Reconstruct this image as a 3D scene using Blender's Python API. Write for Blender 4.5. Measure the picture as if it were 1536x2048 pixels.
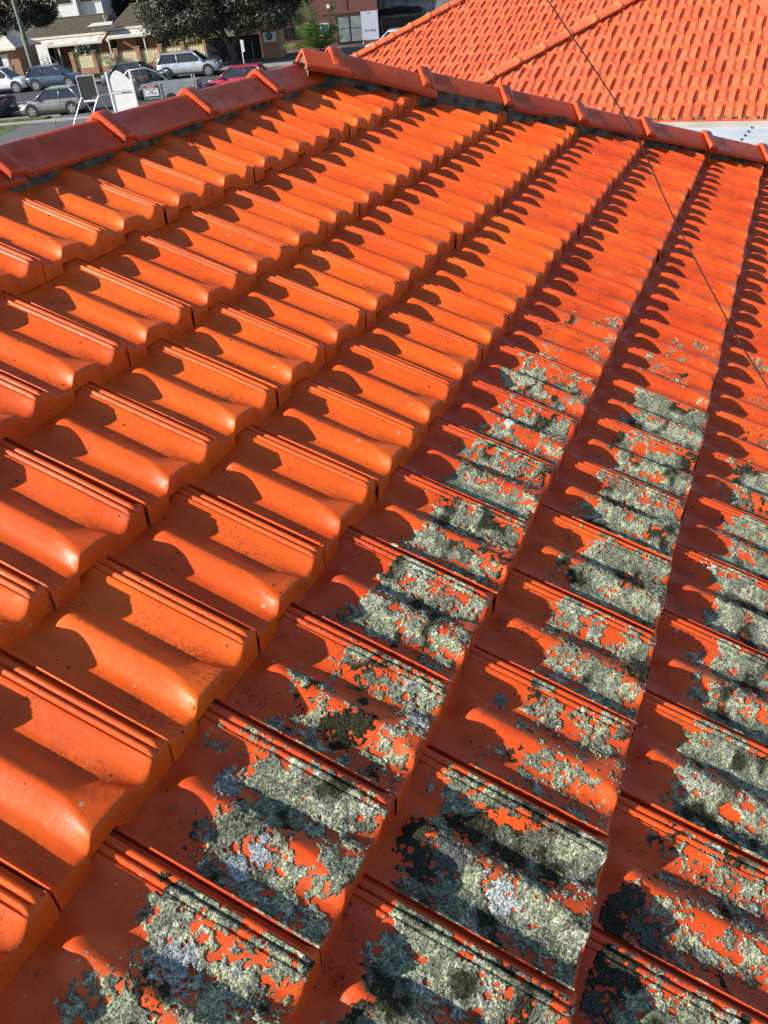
import bpy, bmesh, math, random
import numpy as np
from mathutils import Matrix, Vector

# ------------------------------------------------------------------ scene, camera, light
scene = bpy.context.scene
for o in list(bpy.data.objects):
    bpy.data.objects.remove(o)
COL = scene.collection
rnd = random.Random(11)
RN = np.random.RandomState(7)

W = 0.24                      # cover width of one roof tile
G = 0.3247                    # exposed length of one roof tile
PITCH = math.radians(23.0)
CP, SP = math.cos(PITCH), math.sin(PITCH)
CAMH = 5.8
Z0 = CAMH - 0.3715            # height of the roof datum above the ground

cam_d = bpy.data.cameras.new('camera')
cam = bpy.data.objects.new('camera', cam_d)
COL.objects.link(cam)
scene.camera = cam
cam_d.sensor_fit = 'HORIZONTAL'
cam_d.sensor_width = 36.0
cam_d.lens = 36.29
cam_d.clip_start = 0.05
cam_d.clip_end = 2000.0
CAM_M = [[0.90922256, -0.17552764, 0.37749752, 1.83189424], [0.40803146, 0.55566599, -0.72439329, -0.48778842], [-0.08261149, 0.81266558, 0.57684486, 5.8], [0, 0, 0, 1]]
cam.matrix_world = Matrix(CAM_M)

world = bpy.data.worlds.new('World')
scene.world = world
world.use_nodes = True
wn = world.node_tree
for n_ in list(wn.nodes):
    wn.nodes.remove(n_)
SUN = Vector((-3.383, -3.10, 2.522)).normalized()      # direction towards the sun
sky = wn.nodes.new('ShaderNodeTexSky')
sky.sky_type = 'NISHITA'
sky.sun_disc = False
sky.sun_elevation = math.asin(SUN.z)
sky.sun_rotation = math.atan2(SUN.x, SUN.y)
sky.air_density = 1.0
sky.dust_density = 0.3
bg = wn.nodes.new('ShaderNodeBackground')
bg.inputs['Strength'].default_value = 0.090
wo = wn.nodes.new('ShaderNodeOutputWorld')
wn.links.new(sky.outputs[0], bg.inputs[0])
wn.links.new(bg.outputs[0], wo.inputs[0])

sun_d = bpy.data.lights.new('sun', 'SUN')
sun_d.energy = 5.0
sun_d.angle = math.radians(0.53)
sun_d.color = (1.0, 0.94, 0.85)
sun = bpy.data.objects.new('sun', sun_d)
COL.objects.link(sun)
sun.location = (-20, -12, 25)
sun.rotation_euler = (-SUN).to_track_quat('-Z', 'Y').to_euler()

scene.view_settings.view_transform = 'Standard'
scene.view_settings.look = 'None'
scene.view_settings.exposure = 0.72
scene.view_settings.gamma = 1.0
scene.view_settings.use_curve_mapping = False
scene.cycles.max_bounces = 6
scene.cycles.diffuse_bounces = 5

# ------------------------------------------------------------------ helpers
def link(o, parent=None):
    COL.objects.link(o)
    if parent is not None:
        o.parent = parent
    return o

def tag(o, label=None, cat=None, group=None, kind=None):
    if label: o['label'] = label
    if cat: o['category'] = cat
    if group: o['group'] = group
    if kind: o['kind'] = kind
    return o

def empty(name, loc=(0, 0, 0), rz=0.0, matrix=None):
    o = bpy.data.objects.new(name, None)
    o.empty_display_size = 0.2
    COL.objects.link(o)
    if matrix is not None:
        o.matrix_world = matrix
    else:
        o.location = loc
        o.rotation_euler = (0, 0, rz)
    return o

def mesh_from(name, v, f, mat=None, smooth=False):
    me = bpy.data.meshes.new(name)
    me.from_pydata([tuple(map(float, p)) for p in v], [], [tuple(map(int, q)) for q in f])
    if mat is not None:
        me.materials.append(mat)
    if smooth:
        me.polygons.foreach_set('use_smooth', [True] * len(me.polygons))
    me.update()
    return me

def fast_mesh(name, V, F, mat, smooth=True):
    """numpy quads (or tris) -> mesh"""
    me = bpy.data.meshes.new(name)
    V = np.asarray(V, dtype=np.float32); F = np.asarray(F, dtype=np.int32)
    k = F.shape[1]
    me.vertices.add(len(V)); me.vertices.foreach_set('co', V.ravel())
    me.loops.add(F.size); me.loops.foreach_set('vertex_index', F.ravel())
    me.polygons.add(len(F)); me.polygons.foreach_set('loop_start', np.arange(0, F.size, k, dtype=np.int32))
    me.polygons.foreach_set('loop_total', np.full(len(F), k, dtype=np.int32))
    me.update(calc_edges=True)
    me.polygons.foreach_set('use_smooth', np.full(len(F), smooth))
    me.materials.append(mat)
    return me

class MB:
    """collects simple solids into one mesh"""
    def __init__(s):
        s.v = []; s.f = []
    def add(s, v, f):
        n = len(s.v)
        s.v += [tuple(p) for p in v]
        s.f += [tuple(i + n for i in q) for q in f]
        return s
    def box(s, x0, x1, y0, y1, z0, z1):
        v = [(x, y, z) for x in (x0, x1) for y in (y0, y1) for z in (z0, z1)]
        f = [(0, 1, 3, 2), (4, 6, 7, 5), (0, 4, 5, 1), (2, 3, 7, 6), (0, 2, 6, 4), (1, 5, 7, 3)]
        return s.add(v, f)
    def prism(s, poly, a0, a1, axis='y'):
        """polygon in the other two axes extruded along axis"""
        n = len(poly); v = []
        for a in (a0, a1):
            for p, q in poly:
                v.append({'y': (p, a, q), 'x': (a, p, q), 'z': (p, q, a)}[axis])
        f = [tuple(range(n - 1, -1, -1)), tuple(range(n, 2 * n))]
        for i in range(n):
            j = (i + 1) % n
            f.append((i, j, n + j, n + i))
        return s.add(v, f)
    def tube(s, pts, rad, n=8, cap=True):
        pts = [Vector(p) for p in pts]
        if not hasattr(rad, '__len__'): rad = [rad] * len(pts)
        v = []; f = []
        up = Vector((0.13, 0.21, 1)).normalized()
        for i, p in enumerate(pts):
            d = (pts[min(i + 1, len(pts) - 1)] - pts[max(i - 1, 0)]).normalized()
            a = d.cross(up)
            if a.length < 0.1: a = d.cross(Vector((1, 0, 0)))
            a.normalize(); b = d.cross(a)
            for k in range(n):
                t = 2 * math.pi * k / n
                v.append(p + (a * math.cos(t) + b * math.sin(t)) * rad[i])
        for i in range(len(pts) - 1):
            for k in range(n):
                f.append((i * n + k, i * n + (k + 1) % n, (i + 1) * n + (k + 1) % n, (i + 1) * n + k))
        if cap:
            f.append(tuple(range(n - 1, -1, -1)))
            f.append(tuple((len(pts) - 1) * n + k for k in range(n)))
        return s.add(v, f)
    def disc(s, c, r, w, axis='y', n=16, r2=None):
        """short cylinder along axis centred on c"""
        v = []; r2 = r if r2 is None else r2
        for sgn, rr in ((-1, r), (1, r2)):
            for k in range(n):
                t = 2 * math.pi * k / n; a, b = rr * math.cos(t), rr * math.sin(t)
                o = {'y': (a, sgn * w / 2, b), 'x': (sgn * w / 2, a, b), 'z': (a, b, sgn * w / 2)}[axis]
                v.append((c[0] + o[0], c[1] + o[1], c[2] + o[2]))
        f = [tuple(range(n - 1, -1, -1)), tuple(range(n, 2 * n))] + [(k, (k + 1) % n, n + (k + 1) % n, n + k) for k in range(n)]
        return s.add(v, f)
    def build(s, name, mat, parent=None, smooth=False, loc=None, bevel=0.0):
        me = mesh_from(name, s.v, s.f, mat, smooth)
        bm = bmesh.new(); bm.from_mesh(me)
        bmesh.ops.recalc_face_normals(bm, faces=bm.faces)
        if bevel > 0:
            bmesh.ops.bevel(bm, geom=list(bm.edges), offset=bevel, segments=1, affect='EDGES', clamp_overlap=True)
        bm.to_mesh(me); bm.free()
        o = bpy.data.objects.new(name, me)
        link(o, parent)
        if loc: o.location = loc
        return o

# ------------------------------------------------------------------ materials
def nodes(name):
    m = bpy.data.materials.new(name); m.use_nodes = True
    nt = m.node_tree
    return m, nt, nt.nodes['Principled BSDF']

def plain(name, col, rough=0.6, metal=0.0, var=0.12, scale=6.0, bump=0.15, bscale=60.0, coat=0.0, alpha=None):
    """one colour broken up by two noises, with fine relief"""
    m, nt, b = nodes(name)
    N = nt.nodes; L = nt.links
    tc = N.new('ShaderNodeTexCoord')
    n1 = N.new('ShaderNodeTexNoise'); n1.inputs['Scale'].default_value = scale; n1.inputs['Detail'].default_value = 6
    L.new(tc.outputs['Object'], n1.inputs['Vector'])
    rp = N.new('ShaderNodeValToRGB')
    lo = tuple(max(c * (1 - 2 * var), 0) for c in col); hi = tuple(min(c * (1 + 1.6 * var), 1) for c in col)
    rp.color_ramp.elements[0].color = (*lo, 1); rp.color_ramp.elements[1].color = (*hi, 1)
    rp.color_ramp.elements[0].position = 0.3; rp.color_ramp.elements[1].position = 0.7
    L.new(n1.outputs['Fac'], rp.inputs[0]); L.new(rp.outputs[0], b.inputs['Base Color'])
    b.inputs['Roughness'].default_value = rough; b.inputs['Metallic'].default_value = metal
    b.inputs['Coat Weight'].default_value = coat; b.inputs['Coat Roughness'].default_value = 0.08
    if bump > 0:
        n2 = N.new('ShaderNodeTexNoise'); n2.inputs['Scale'].default_value = bscale; n2.inputs['Detail'].default_value = 4
        L.new(tc.outputs['Object'], n2.inputs['Vector'])
        bp = N.new('ShaderNodeBump'); bp.inputs['Strength'].default_value = bump; bp.inputs['Distance'].default_value = 0.01
        L.new(n2.outputs['Fac'], bp.inputs['Height']); L.new(bp.outputs[0], b.inputs['Normal'])
    return m

def brick_mat(name, c1, c2, mortar, scale=1.0):
    m, nt, b = nodes(name); N = nt.nodes; L = nt.links
    tc = N.new('ShaderNodeTexCoord')
    # walls face x or y: use (x+y, z)
    sx = N.new('ShaderNodeSeparateXYZ'); cx = N.new('ShaderNodeCombineXYZ'); ad = N.new('ShaderNodeMath'); ad.operation = 'ADD'
    L.new(tc.outputs['Object'], sx.inputs[0]); L.new(sx.outputs[0], ad.inputs[0]); L.new(sx.outputs[1], ad.inputs[1])
    L.new(ad.outputs[0], cx.inputs[0]); L.new(sx.outputs[2], cx.inputs[1])
    br = N.new('ShaderNodeTexBrick'); br.inputs['Scale'].default_value = scale
    br.inputs['Brick Width'].default_value = 0.24; br.inputs['Row Height'].default_value = 0.086
    br.inputs['Mortar Size'].default_value = 0.010; br.inputs['Color1'].default_value = (*c1, 1)
    br.inputs['Color2'].default_value = (*c2, 1); br.inputs['Mortar'].default_value = (*mortar, 1)
    L.new(cx.outputs[0], br.inputs['Vector'])
    nz = N.new('ShaderNodeTexNoise'); nz.inputs['Scale'].default_value = 1.3; nz.inputs['Detail'].default_value = 5
    L.new(tc.outputs['Object'], nz.inputs['Vector'])
    mx = N.new('ShaderNodeMix'); mx.data_type = 'RGBA'; mx.blend_type = 'MULTIPLY'; mx.inputs[0].default_value = 0.35
    L.new(br.outputs['Color'], mx.inputs[6]); L.new(nz.outputs['Fac'], mx.inputs[7])
    L.new(mx.outputs[2], b.inputs['Base Color']); b.inputs['Roughness'].default_value = 0.85
    bp = N.new('ShaderNodeBump'); bp.inputs['Strength'].default_value = 0.5; bp.inputs['Distance'].default_value = 0.01
    L.new(br.outputs['Fac'], bp.inputs['Height']); bp.invert = True; L.new(bp.outputs[0], b.inputs['Normal'])
    return m

def tile_mat(name, base, alt, rough, coat, speck=0.5, wear=0.0, weathered=False):
    """glazed terracotta: mottled colour, pin holes, dirt freckles, pale grit"""
    m, nt, b = nodes(name); N = nt.nodes; L = nt.links
    geo = N.new('ShaderNodeNewGeometry'); oi = N.new('ShaderNodeObjectInfo')
    pos = geo.outputs['Position']
    def noise(sc, det=4, ro=0.55):
        n = N.new('ShaderNodeTexNoise'); n.inputs['Scale'].default_value = sc; n.inputs['Detail'].default_value = det
        n.inputs['Roughness'].default_value = ro; L.new(pos, n.inputs['Vector']); return n.outputs['Fac']
    def ramp(src, p0, p1, a=(0, 0, 0), c=(1, 1, 1)):
        r = N.new('ShaderNodeValToRGB'); r.color_ramp.elements[0].position = p0; r.color_ramp.elements[1].position = p1
        r.color_ramp.elements[0].color = (*a, 1); r.color_ramp.elements[1].color = (*c, 1); L.new(src, r.inputs[0]); return r.outputs[0]
    def mix(fac, c1, c2, mode='MIX'):
        x = N.new('ShaderNodeMix'); x.data_type = 'RGBA'; x.blend_type = mode
        if isinstance(fac, float): x.inputs[0].default_value = fac
        else: L.new(fac, x.inputs[0])
        for s_, c in ((6, c1), (7, c2)):
            if isinstance(c, tuple): x.inputs[s_].default_value = (*c, 1)
            else: L.new(c, x.inputs[s_])
        return x.outputs[2]
    def math_(op, a, c):
        x = N.new('ShaderNodeMath'); x.operation = op
        for i, q in enumerate((a, c)):
            if isinstance(q, float): x.inputs[i].default_value = q
            else: L.new(q, x.inputs[i])
        return x.outputs[0]
    c = ramp(noise(5.0, 5), 0.32, 0.68, base, alt)
    # each tile fired a little differently
    hs = N.new('ShaderNodeHueSaturation'); L.new(c, hs.inputs['Color'])
    mr = N.new('ShaderNodeMapRange'); L.new(oi.outputs['Random'], mr.inputs[0]); mr.inputs[3].default_value = 0.92; mr.inputs[4].default_value = 1.07
    L.new(mr.outputs[0], hs.inputs['Value'])
    mr2 = N.new('ShaderNodeMapRange'); L.new(oi.outputs['Random'], mr2.inputs[0]); mr2.inputs[3].default_value = 0.4975; mr2.inputs[4].default_value = 0.502
    L.new(mr2.outputs[0], hs.inputs['Hue'])
    c = hs.outputs[0]
    # dull worn film
    film = ramp(noise(22.0, 6, 0.65), 0.42, 0.72)
    c = mix(math_('MULTIPLY', film, 0.42 if speck > .9 else 0.24), c, tuple(x * 0.55 for x in base))
    # dirt freckles gathered in patches
    fz = noise(210.0, 2, 0.5)
    patch = ramp(noise(11.0, 4, 0.65), 0.52, 0.66)
    fr = math_('MULTIPLY', ramp(fz, 0.56, 0.62), patch)
    c = mix(math_('MULTIPLY', fr, 0.6 * speck + 0.35), c, (0.045, 0.02, 0.012))
    tc = N.new('ShaderNodeTexCoord'); sx = N.new('ShaderNodeSeparateXYZ'); L.new(tc.outputs['Object'], sx.inputs[0])
    if not weathered and speck > .4 and name != 'glazed ridge capping':
        def bell(src, c0, w0):
            d = N.new('ShaderNodeMath'); d.operation = 'SUBTRACT'; L.new(src, d.inputs[0]); d.inputs[1].default_value = c0
            a_ = N.new('ShaderNodeMath'); a_.operation = 'ABSOLUTE'; L.new(d.outputs[0], a_.inputs[0])
            m2 = N.new('ShaderNodeMapRange'); m2.interpolation_type = 'SMOOTHSTEP'; L.new(a_.outputs[0], m2.inputs[0]); m2.inputs[1].default_value = 0; m2.inputs[2].default_value = w0
            m2.inputs[3].default_value = 1; m2.inputs[4].default_value = 0; return m2.outputs[0]
        pans = math_('MAXIMUM', bell(sx.outputs[0], .155, .035), math_('MULTIPLY', bell(sx.outputs[0], .032, .030), 0.9))
        low_ = bell(sx.outputs[1], -.265, .13)
        dn = ramp(noise(170.0, 4, 0.75), 0.45, 0.57)
        dirt = math_('MULTIPLY', math_('MULTIPLY', pans, low_), dn)
        tr_ = N.new('ShaderNodeMapRange'); L.new(oi.outputs['Random'], tr_.inputs[0]); tr_.inputs[3].default_value = .45; tr_.inputs[4].default_value = 1.0
        c = mix(math_('MULTIPLY', math_('MULTIPLY', dirt, tr_.outputs[0]), 0.75), c, (0.07, 0.018, 0.010))
        # rain-washed film: long faint streaks down the slope
        mp = N.new('ShaderNodeMapping'); mp.inputs['Scale'].default_value = (60, 5, 5); L.new(tc.outputs['Object'], mp.inputs[0])
        ns = N.new('ShaderNodeTexNoise'); ns.inputs['Scale'].default_value = 1.0; ns.inputs['Detail'].default_value = 4; L.new(mp.outputs[0], ns.inputs['Vector'])
        c = mix(math_('MULTIPLY', ramp(ns.outputs['Fac'], .45, .7), .20), c, (0.34, 0.045, 0.012))
    # pin holes and black spots
    v1 = N.new('ShaderNodeTexVoronoi'); v1.inputs['Scale'].default_value = 50.0; L.new(pos, v1.inputs['Vector'])
    sep = N.new('ShaderNodeSeparateColor'); L.new(v1.outputs['Color'], sep.inputs[0])
    thr = math_('MULTIPLY', ramp(sep.outputs[0], 0.70 - 0.15 * speck, 0.97), 0.15)
    hole = math_('LESS_THAN', v1.outputs['Distance'], thr)
    c = mix(math_('MULTIPLY', hole, 0.85), c, (0.03, 0.015, 0.01))
    # pale grit
    v2 = N.new('ShaderNodeTexVoronoi'); v2.inputs['Scale'].default_value = 41.0; L.new(pos, v2.inputs['Vector'])
    sep2 = N.new('ShaderNodeSeparateColor'); L.new(v2.outputs['Color'], sep2.inputs[0])
    thr2 = math_('MULTIPLY', ramp(sep2.outputs[1], 0.92 - 0.16 * speck, 0.99), 0.14 + .05 * speck)
    grit = math_('LESS_THAN', v2.outputs['Distance'], thr2)
    c = mix(math_('MULTIPLY', grit, 0.8), c, (0.42, 0.33, 0.22))
    if weathered:
        w = math_('MULTIPLY', ramp(noise(3.2, 5, 0.6), 0.60, 0.72), ramp(noise(60.0, 4, 0.7), 0.44, 0.62))
        c = mix(math_('MULTIPLY', w, 0.55), c, (0.50, 0.33, 0.22))
    L.new(c, b.inputs['Base Color'])
    rg = N.new('ShaderNodeMapRange'); L.new(film, rg.inputs[0]); rg.inputs[3].default_value = rough; rg.inputs[4].default_value = min(rough + 0.25, 1)
    L.new(rg.outputs[0], b.inputs['Roughness'])
    b.inputs['Coat Weight'].default_value = coat; b.inputs['Coat Roughness'].default_value = 0.34
    b.inputs['Specular IOR Level'].default_value = 0.28
    h = math_('ADD', math_('MULTIPLY', noise(420.0, 3, 0.6), 0.25), math_('MULTIPLY', noise(70.0, 3), 0.55))
    h = math_('SUBTRACT', h, math_('MULTIPLY', hole, 1.5))
    h = math_('ADD', h, math_('MULTIPLY', grit, 1.2))
    bp = N.new('ShaderNodeBump'); bp.inputs['Strength'].default_value = 0.5; bp.inputs['Distance'].default_value = 0.0026
    L.new(h, bp.inputs['Height']); L.new(bp.outputs[0], b.inputs['Normal']); L.new(bp.outputs[0], b.inputs['Coat Normal'])
    return m

M_TILE = tile_mat('glazed terracotta', (0.76, 0.094, 0.007), (0.85, 0.130, 0.010), 0.42, 0.14, 0.45)
M_TILE_OLD = tile_mat('glazed terracotta with grit', (0.64, 0.068, 0.009), (0.79, 0.104, 0.012), 0.34, 0.25, 1.0)
M_CAP = tile_mat('glazed ridge capping', (0.58, 0.070, 0.018), (0.68, 0.094, 0.022), 0.40, 0.20, 0.85)
M_NTILE = tile_mat('matt terracotta', (0.54, 0.098, 0.036), (0.72, 0.160, 0.064), 0.62, 0.0, 0.5, weathered=True)
M_NCAP = tile_mat('matt terracotta capping', (0.62, 0.130, 0.050), (0.72, 0.165, 0.066), 0.65, 0.0, 0.3)
M_MORTAR = plain('dark roof mortar', (0.12, 0.115, 0.10), 0.9, var=0.45, scale=22, bump=1.0, bscale=90)
M_PEB = plain('pebbly mortar', (0.17, 0.13, 0.09), 0.95, var=0.5, scale=70, bump=1.0, bscale=120)
M_UNDER = plain('roof underside', (0.05, 0.03, 0.02), 0.9)

# ------------------------------------------------------------------ roof tile shape
# cross-section knots: (position across, height mm) in mid length and at the butt
K_MID = [(0, -5), (.004, -3.6), (.010, -3.0), (.020, -9), (.038, -18), (.19, -22.5), (.245, -21), (.33, -10), (.40, -1.5), (.425, 0), (.450, -1.6), (.53, -12),
         (.59, -20), (.63, -22), (.665, -21), (.72, -16), (.80, -7.5), (.851, -2.4)]
K_BUT = [(0, -5), (.004, -3.6), (.010, -3.0), (.020, -9), (.040, -17), (.215, -21), (.250, -20), (.268, -14), (.292, -3), (.315, 0.8), (.48, 0), (.595, -3.5),
         (.655, -9), (.695, -21), (.735, -26), (.785, -22), (.828, -9), (.851, -2.4)]
K_HED = [(0, -5), (.004, -3.6), (.010, -3.0), (.020, -9), (.040, -18), (.19, -22.5), (.30, -22.5), (.34, -22), (.38, -21.5), (.42, -21), (.46, -21.5), (.53, -22),
         (.59, -22.5), (.65, -22.5), (.70, -22), (.745, -20), (.80, -11), (.851, -2.4)]
RIBS = [(.863, -5.0), (.874, -.4), (.888, 1.3), (.901, .2), (.912, -5.0), (.924, -.4), (.941, 1.9), (.957, .9), (.968, -4), (.977, -9.5), (.990, -10.5), (1.0, -10.5)]
TILT = 0.033
TU = np.linspace(0, 1, 241)
TV = np.linspace(-0.16, 1.0, 117)

def pchip(x, xk, yk):
    xk = np.array(xk, float); yk = np.array(yk, float)
    h = np.diff(xk); d = np.diff(yk) / h
    m = np.zeros(len(xk)); m[0] = d[0]; m[-1] = d[-1]
    for i in range(1, len(xk) - 1):
        if d[i - 1] * d[i] > 0:
            w1 = 2 * h[i] + h[i - 1]; w2 = h[i] + 2 * h[i - 1]
            m[i] = (w1 + w2) / (w1 / d[i - 1] + w2 / d[i])
    i = np.clip(np.searchsorted(xk, x) - 1, 0, len(h) - 1)
    t = (x - xk[i]) / h[i]
    return ((1 + 2 * t) * (1 - t) ** 2 * yk[i] + t * (1 - t) ** 2 * h[i] * m[i] + t * t * (3 - 2 * t) * yk[i + 1] + t * t * (t - 1) * h[i] * m[i + 1])

def build_table():
    T = np.zeros((len(TV), len(TU)))
    for j, v in enumerate(TV):
        w = max(0.0, (v - 0.76) / 0.24) ** 1.4
        q = min(max((0.20 - v) / 0.15, 0.0), 1.0); q = q * q * (3 - 2 * q)
        kn = [((1 - w) * a[0] + w * b_[0], ((1 - w) * a[1] + w * b_[1]) * (1 - q) + q * c_[1]) for a, b_, c_ in zip(K_MID, K_BUT, K_HED)]
        if q > 0: kn = [((1 - q) * p_[0] + q * c_[0], p_[1]) for p_, c_ in zip(kn, K_HED)]
        ww = max(0.0, min(1.0, (v - .93) / .05))
        kn += [(a, b_ if b_ > -8 else b_ * (1 - .78 * ww)) for a, b_ in RIBS]
        T[j] = pchip(TU, [k[0] for k in kn], [k[1] for k in kn]) / 1000.0 - TILT * (1 - v)
        # ribs die out and the arris is rounded at the butt
        rf_ = max(0.0, min(1.0, (v - 0.955) / 0.03)); m_ = (TU > .855) & (TU < .972)
        T[j][m_] = T[j][m_] * (1 - rf_) + rf_ * (np.interp(TU[m_], [.855, .972], [-.0022, -.0028]) - TILT * (1 - v))
    return T
TAB = build_table()

def surf(u, v):
    """height of a tile's top surface above the butt plane, u and v in tile units"""
    fu = np.clip(np.asarray(u), 0, 1) * (len(TU) - 1); fv = (np.clip(np.asarray(v), TV[0], 1) - TV[0]) / (TV[1] - TV[0])
    i = np.clip(fu.astype(int), 0, len(TU) - 2); j = np.clip(fv.astype(int), 0, len(TV) - 2)
    a = fu - i; b_ = fv - j
    return (TAB[j, i] * (1 - a) + TAB[j, i + 1] * a) * (1 - b_) + (TAB[j + 1, i] * (1 - a) + TAB[j + 1, i + 1] * a) * b_

def tile_mesh(name, mat, us, vs, seed=0, wob=0.0, gap=0.0025, notch=True):
    """x across, y up-slope (0 at the head line, -G at the butt), z out of the roof"""
    us = np.array(us); vs = np.array(vs)
    U, V = np.meshgrid(us, vs)
    Z = surf(U, V)
    if wob:
        r = np.random.RandomState(seed)
        for _ in range(5):
            fx, fy, p1_, p2_ = r.uniform(2, 9), r.uniform(1, 6), r.uniform(0, 6.3), r.uniform(0, 6.3)
            Z = Z + wob * np.sin(fx * U + p1_) * np.sin(fy * V * 1.4 + p2_)
    # the butt lies in one drafted plane, so low parts of the section reach further down the slope
    VE = 1.0 - Z[-1] * 0.95
    V = V + (VE[None, :] - 1.0) * np.clip((V - .93) / .07, 0, 1)
    cham = np.interp(V - VE[None, :], [-.03, -.018, -.006, 0], [0, .0004, .0018, .0044])
    Z = Z - cham
    X = gap + U * (W - gap); Y = -V * G
    # slightly rounded corner on the rib side of the butt
    cr = np.clip((V - 0.975) / 0.045, 0, 1) * np.clip((U - 0.93) / 0.07, 0, 1)
    Z = Z - 0.006 * cr ** 2
    nu, nv = len(us), len(vs)
    verts = np.stack([X, Y, Z], -1).reshape(-1, 3).tolist()
    idx = lambda j, i: j * nu + i
    faces = [(idx(j, i), idx(j + 1, i), idx(j + 1, i + 1), idx(j, i + 1)) for j in range(nv - 1) for i in range(nu - 1)]
    # butt face with draft, its foot following the tile below
    base = len(verts)
    vf = 1.052
    zb = np.where((us > .262) & (us < .475), -0.0305, -0.0530)
    zb = np.where((us >= .475) & (us < .51), -0.0305 - (us - .475) / .035 * 0.0225, zb)
    if not notch: zb = np.full(len(us), -.068)
    zb = np.minimum(zb, Z[-1] - 0.006)
    rows = [(0.5, 0), (1.0, 0)]
    prev = [idx(nv - 1, i) for i in range(nu)]
    for fz, vv in rows:
        cur = []
        for i in range(nu):
            z = Z[-1][i] * (1 - fz) + zb[i] * fz
            cur.append(len(verts)); verts.append([X[-1][i], Y[-1][i] - (Z[-1][i] - z) * .33, z])
        for i in range(nu - 1):
            faces.append((prev[i], cur[i], cur[i + 1], prev[i + 1]))
        prev = cur
    # short return under the butt, then both sides
    cur = []
    for i in range(nu):
        cur.append(len(verts)); verts.append([X[-1][i], -0.97 * G, zb[i] - 0.001])
    for i in range(nu - 1):
        faces.append((prev[i], cur[i], cur[i + 1], prev[i + 1]))
    for i in (0, nu - 1):
        col = [idx(j, i) for j in range(nv)]
        low = []
        for j in range(nv):
            low.append(len(verts)); verts.append([X[j][i] + (0.0 if i == 0 else -0.0005), Y[j][i], Z[j][i] - (0.034 if i == 0 else 0.040)])
        for j in range(nv - 1):
            q = (col[j], low[j], low[j + 1], col[j + 1])
            faces.append(q if i == 0 else q[::-1])
    me = mesh_from(name, verts, faces, mat, True)
    try: me.set_sharp_from_angle(angle=math.radians(34))
    except Exception: pass
    return me

def dense_us():
    a = [0, .004, .008, .012, .017, .023, .030, .040, .09, .15, .195, .22, .235] + list(np.linspace(.25, .475, 19)) + list(np.linspace(.495, .84, 19)) + list(np.linspace(.85, .977, 32)) + [.985, 1.0]
    return a
V_HI = [-.12, 0, .04, .065, .09, .115, .14, .165, .19] + list(np.linspace(.24, .72, 8)) + list(np.linspace(.76, .95, 10)) + [.965, .976, .984, .990, .995, 1.0]
tile_meshes = [tile_mesh('roof_tile', M_TILE, dense_us(), V_HI, 10 + i, 0.00035) for i in range(4)]
old_meshes = []
for m_ in tile_meshes:
    c = m_.copy(); c.materials.clear(); c.materials.append(M_TILE_OLD); old_meshes.append(c)

def cut_mesh(me, co, no, name):
    """part of the mesh behind the plane"""
    bm = bmesh.new(); bm.from_mesh(me)
    bmesh.ops.bisect_plane(bm, geom=list(bm.verts) + list(bm.edges) + list(bm.faces), plane_co=co, plane_no=no, clear_outer=True)
    n = len(bm.faces)
    if n == 0:
        bm.free(); return None
    c = me.copy(); c.name = name
    bm.to_mesh(c); bm.free()
    return c

# ------------------------------------------------------------------ the tiled house we stand on
ROOT_M = Matrix(((0, -CP, SP, 0), (1, 0, 0, 0), (0, SP, CP, Z0), (0, 0, 0, 1)))   # local x along the ridge, y up-slope, z out
ROOT_I = ROOT_M.inverted()
house = empty('tiled_house', matrix=ROOT_M)
tag(house, 'glossy orange terracotta tiled roof in the foreground, lichen over its lower right courses', 'house')

H_OFF = -0.0115
RIDGE_V = -0.118
def hip_x(v):                # hip line in the roof plane: along-ridge metres at down-slope metres
    return 16.6 * W + (v - 3 * G) * (1.345 * W / G)

DU = [0, 0, -.0036, -.0148, .0093, -.0124, .0218]
DVV = [0, -.0293 * 0 + .0218 * 0, 0, 0, 0, 0, 0]
COURSE_DV = {1: -.0293, 2: .0318, 3: .0163, 4: -.0090, 5: -.0093, 6: -.0005}
COURSE_DU = {1: -.0003, 2: -.0036, 3: -.0148, 4: .0093, 5: -.0124, 6: .0218}

camM = cam.matrix_world.copy(); camI = camM.inverted()
FPX = 1548.32
def project(pw):
    c = camI @ Vector(pw)
    if c.z > -0.05: return None
    return (768 + FPX * c.x / -c.z, 1024 - FPX * c.y / -c.z, -c.z)

def in_view(corners, m=160):
    ps = [project(p) for p in corners]
    ps = [p for p in ps if p]
    if not ps: return False
    xs = [p[0] for p in ps]; ys = [p[1] for p in ps]
    return max(xs) > -m and min(xs) < 1536 + m and max(ys) > -m and min(ys) < 2048 + m

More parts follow.
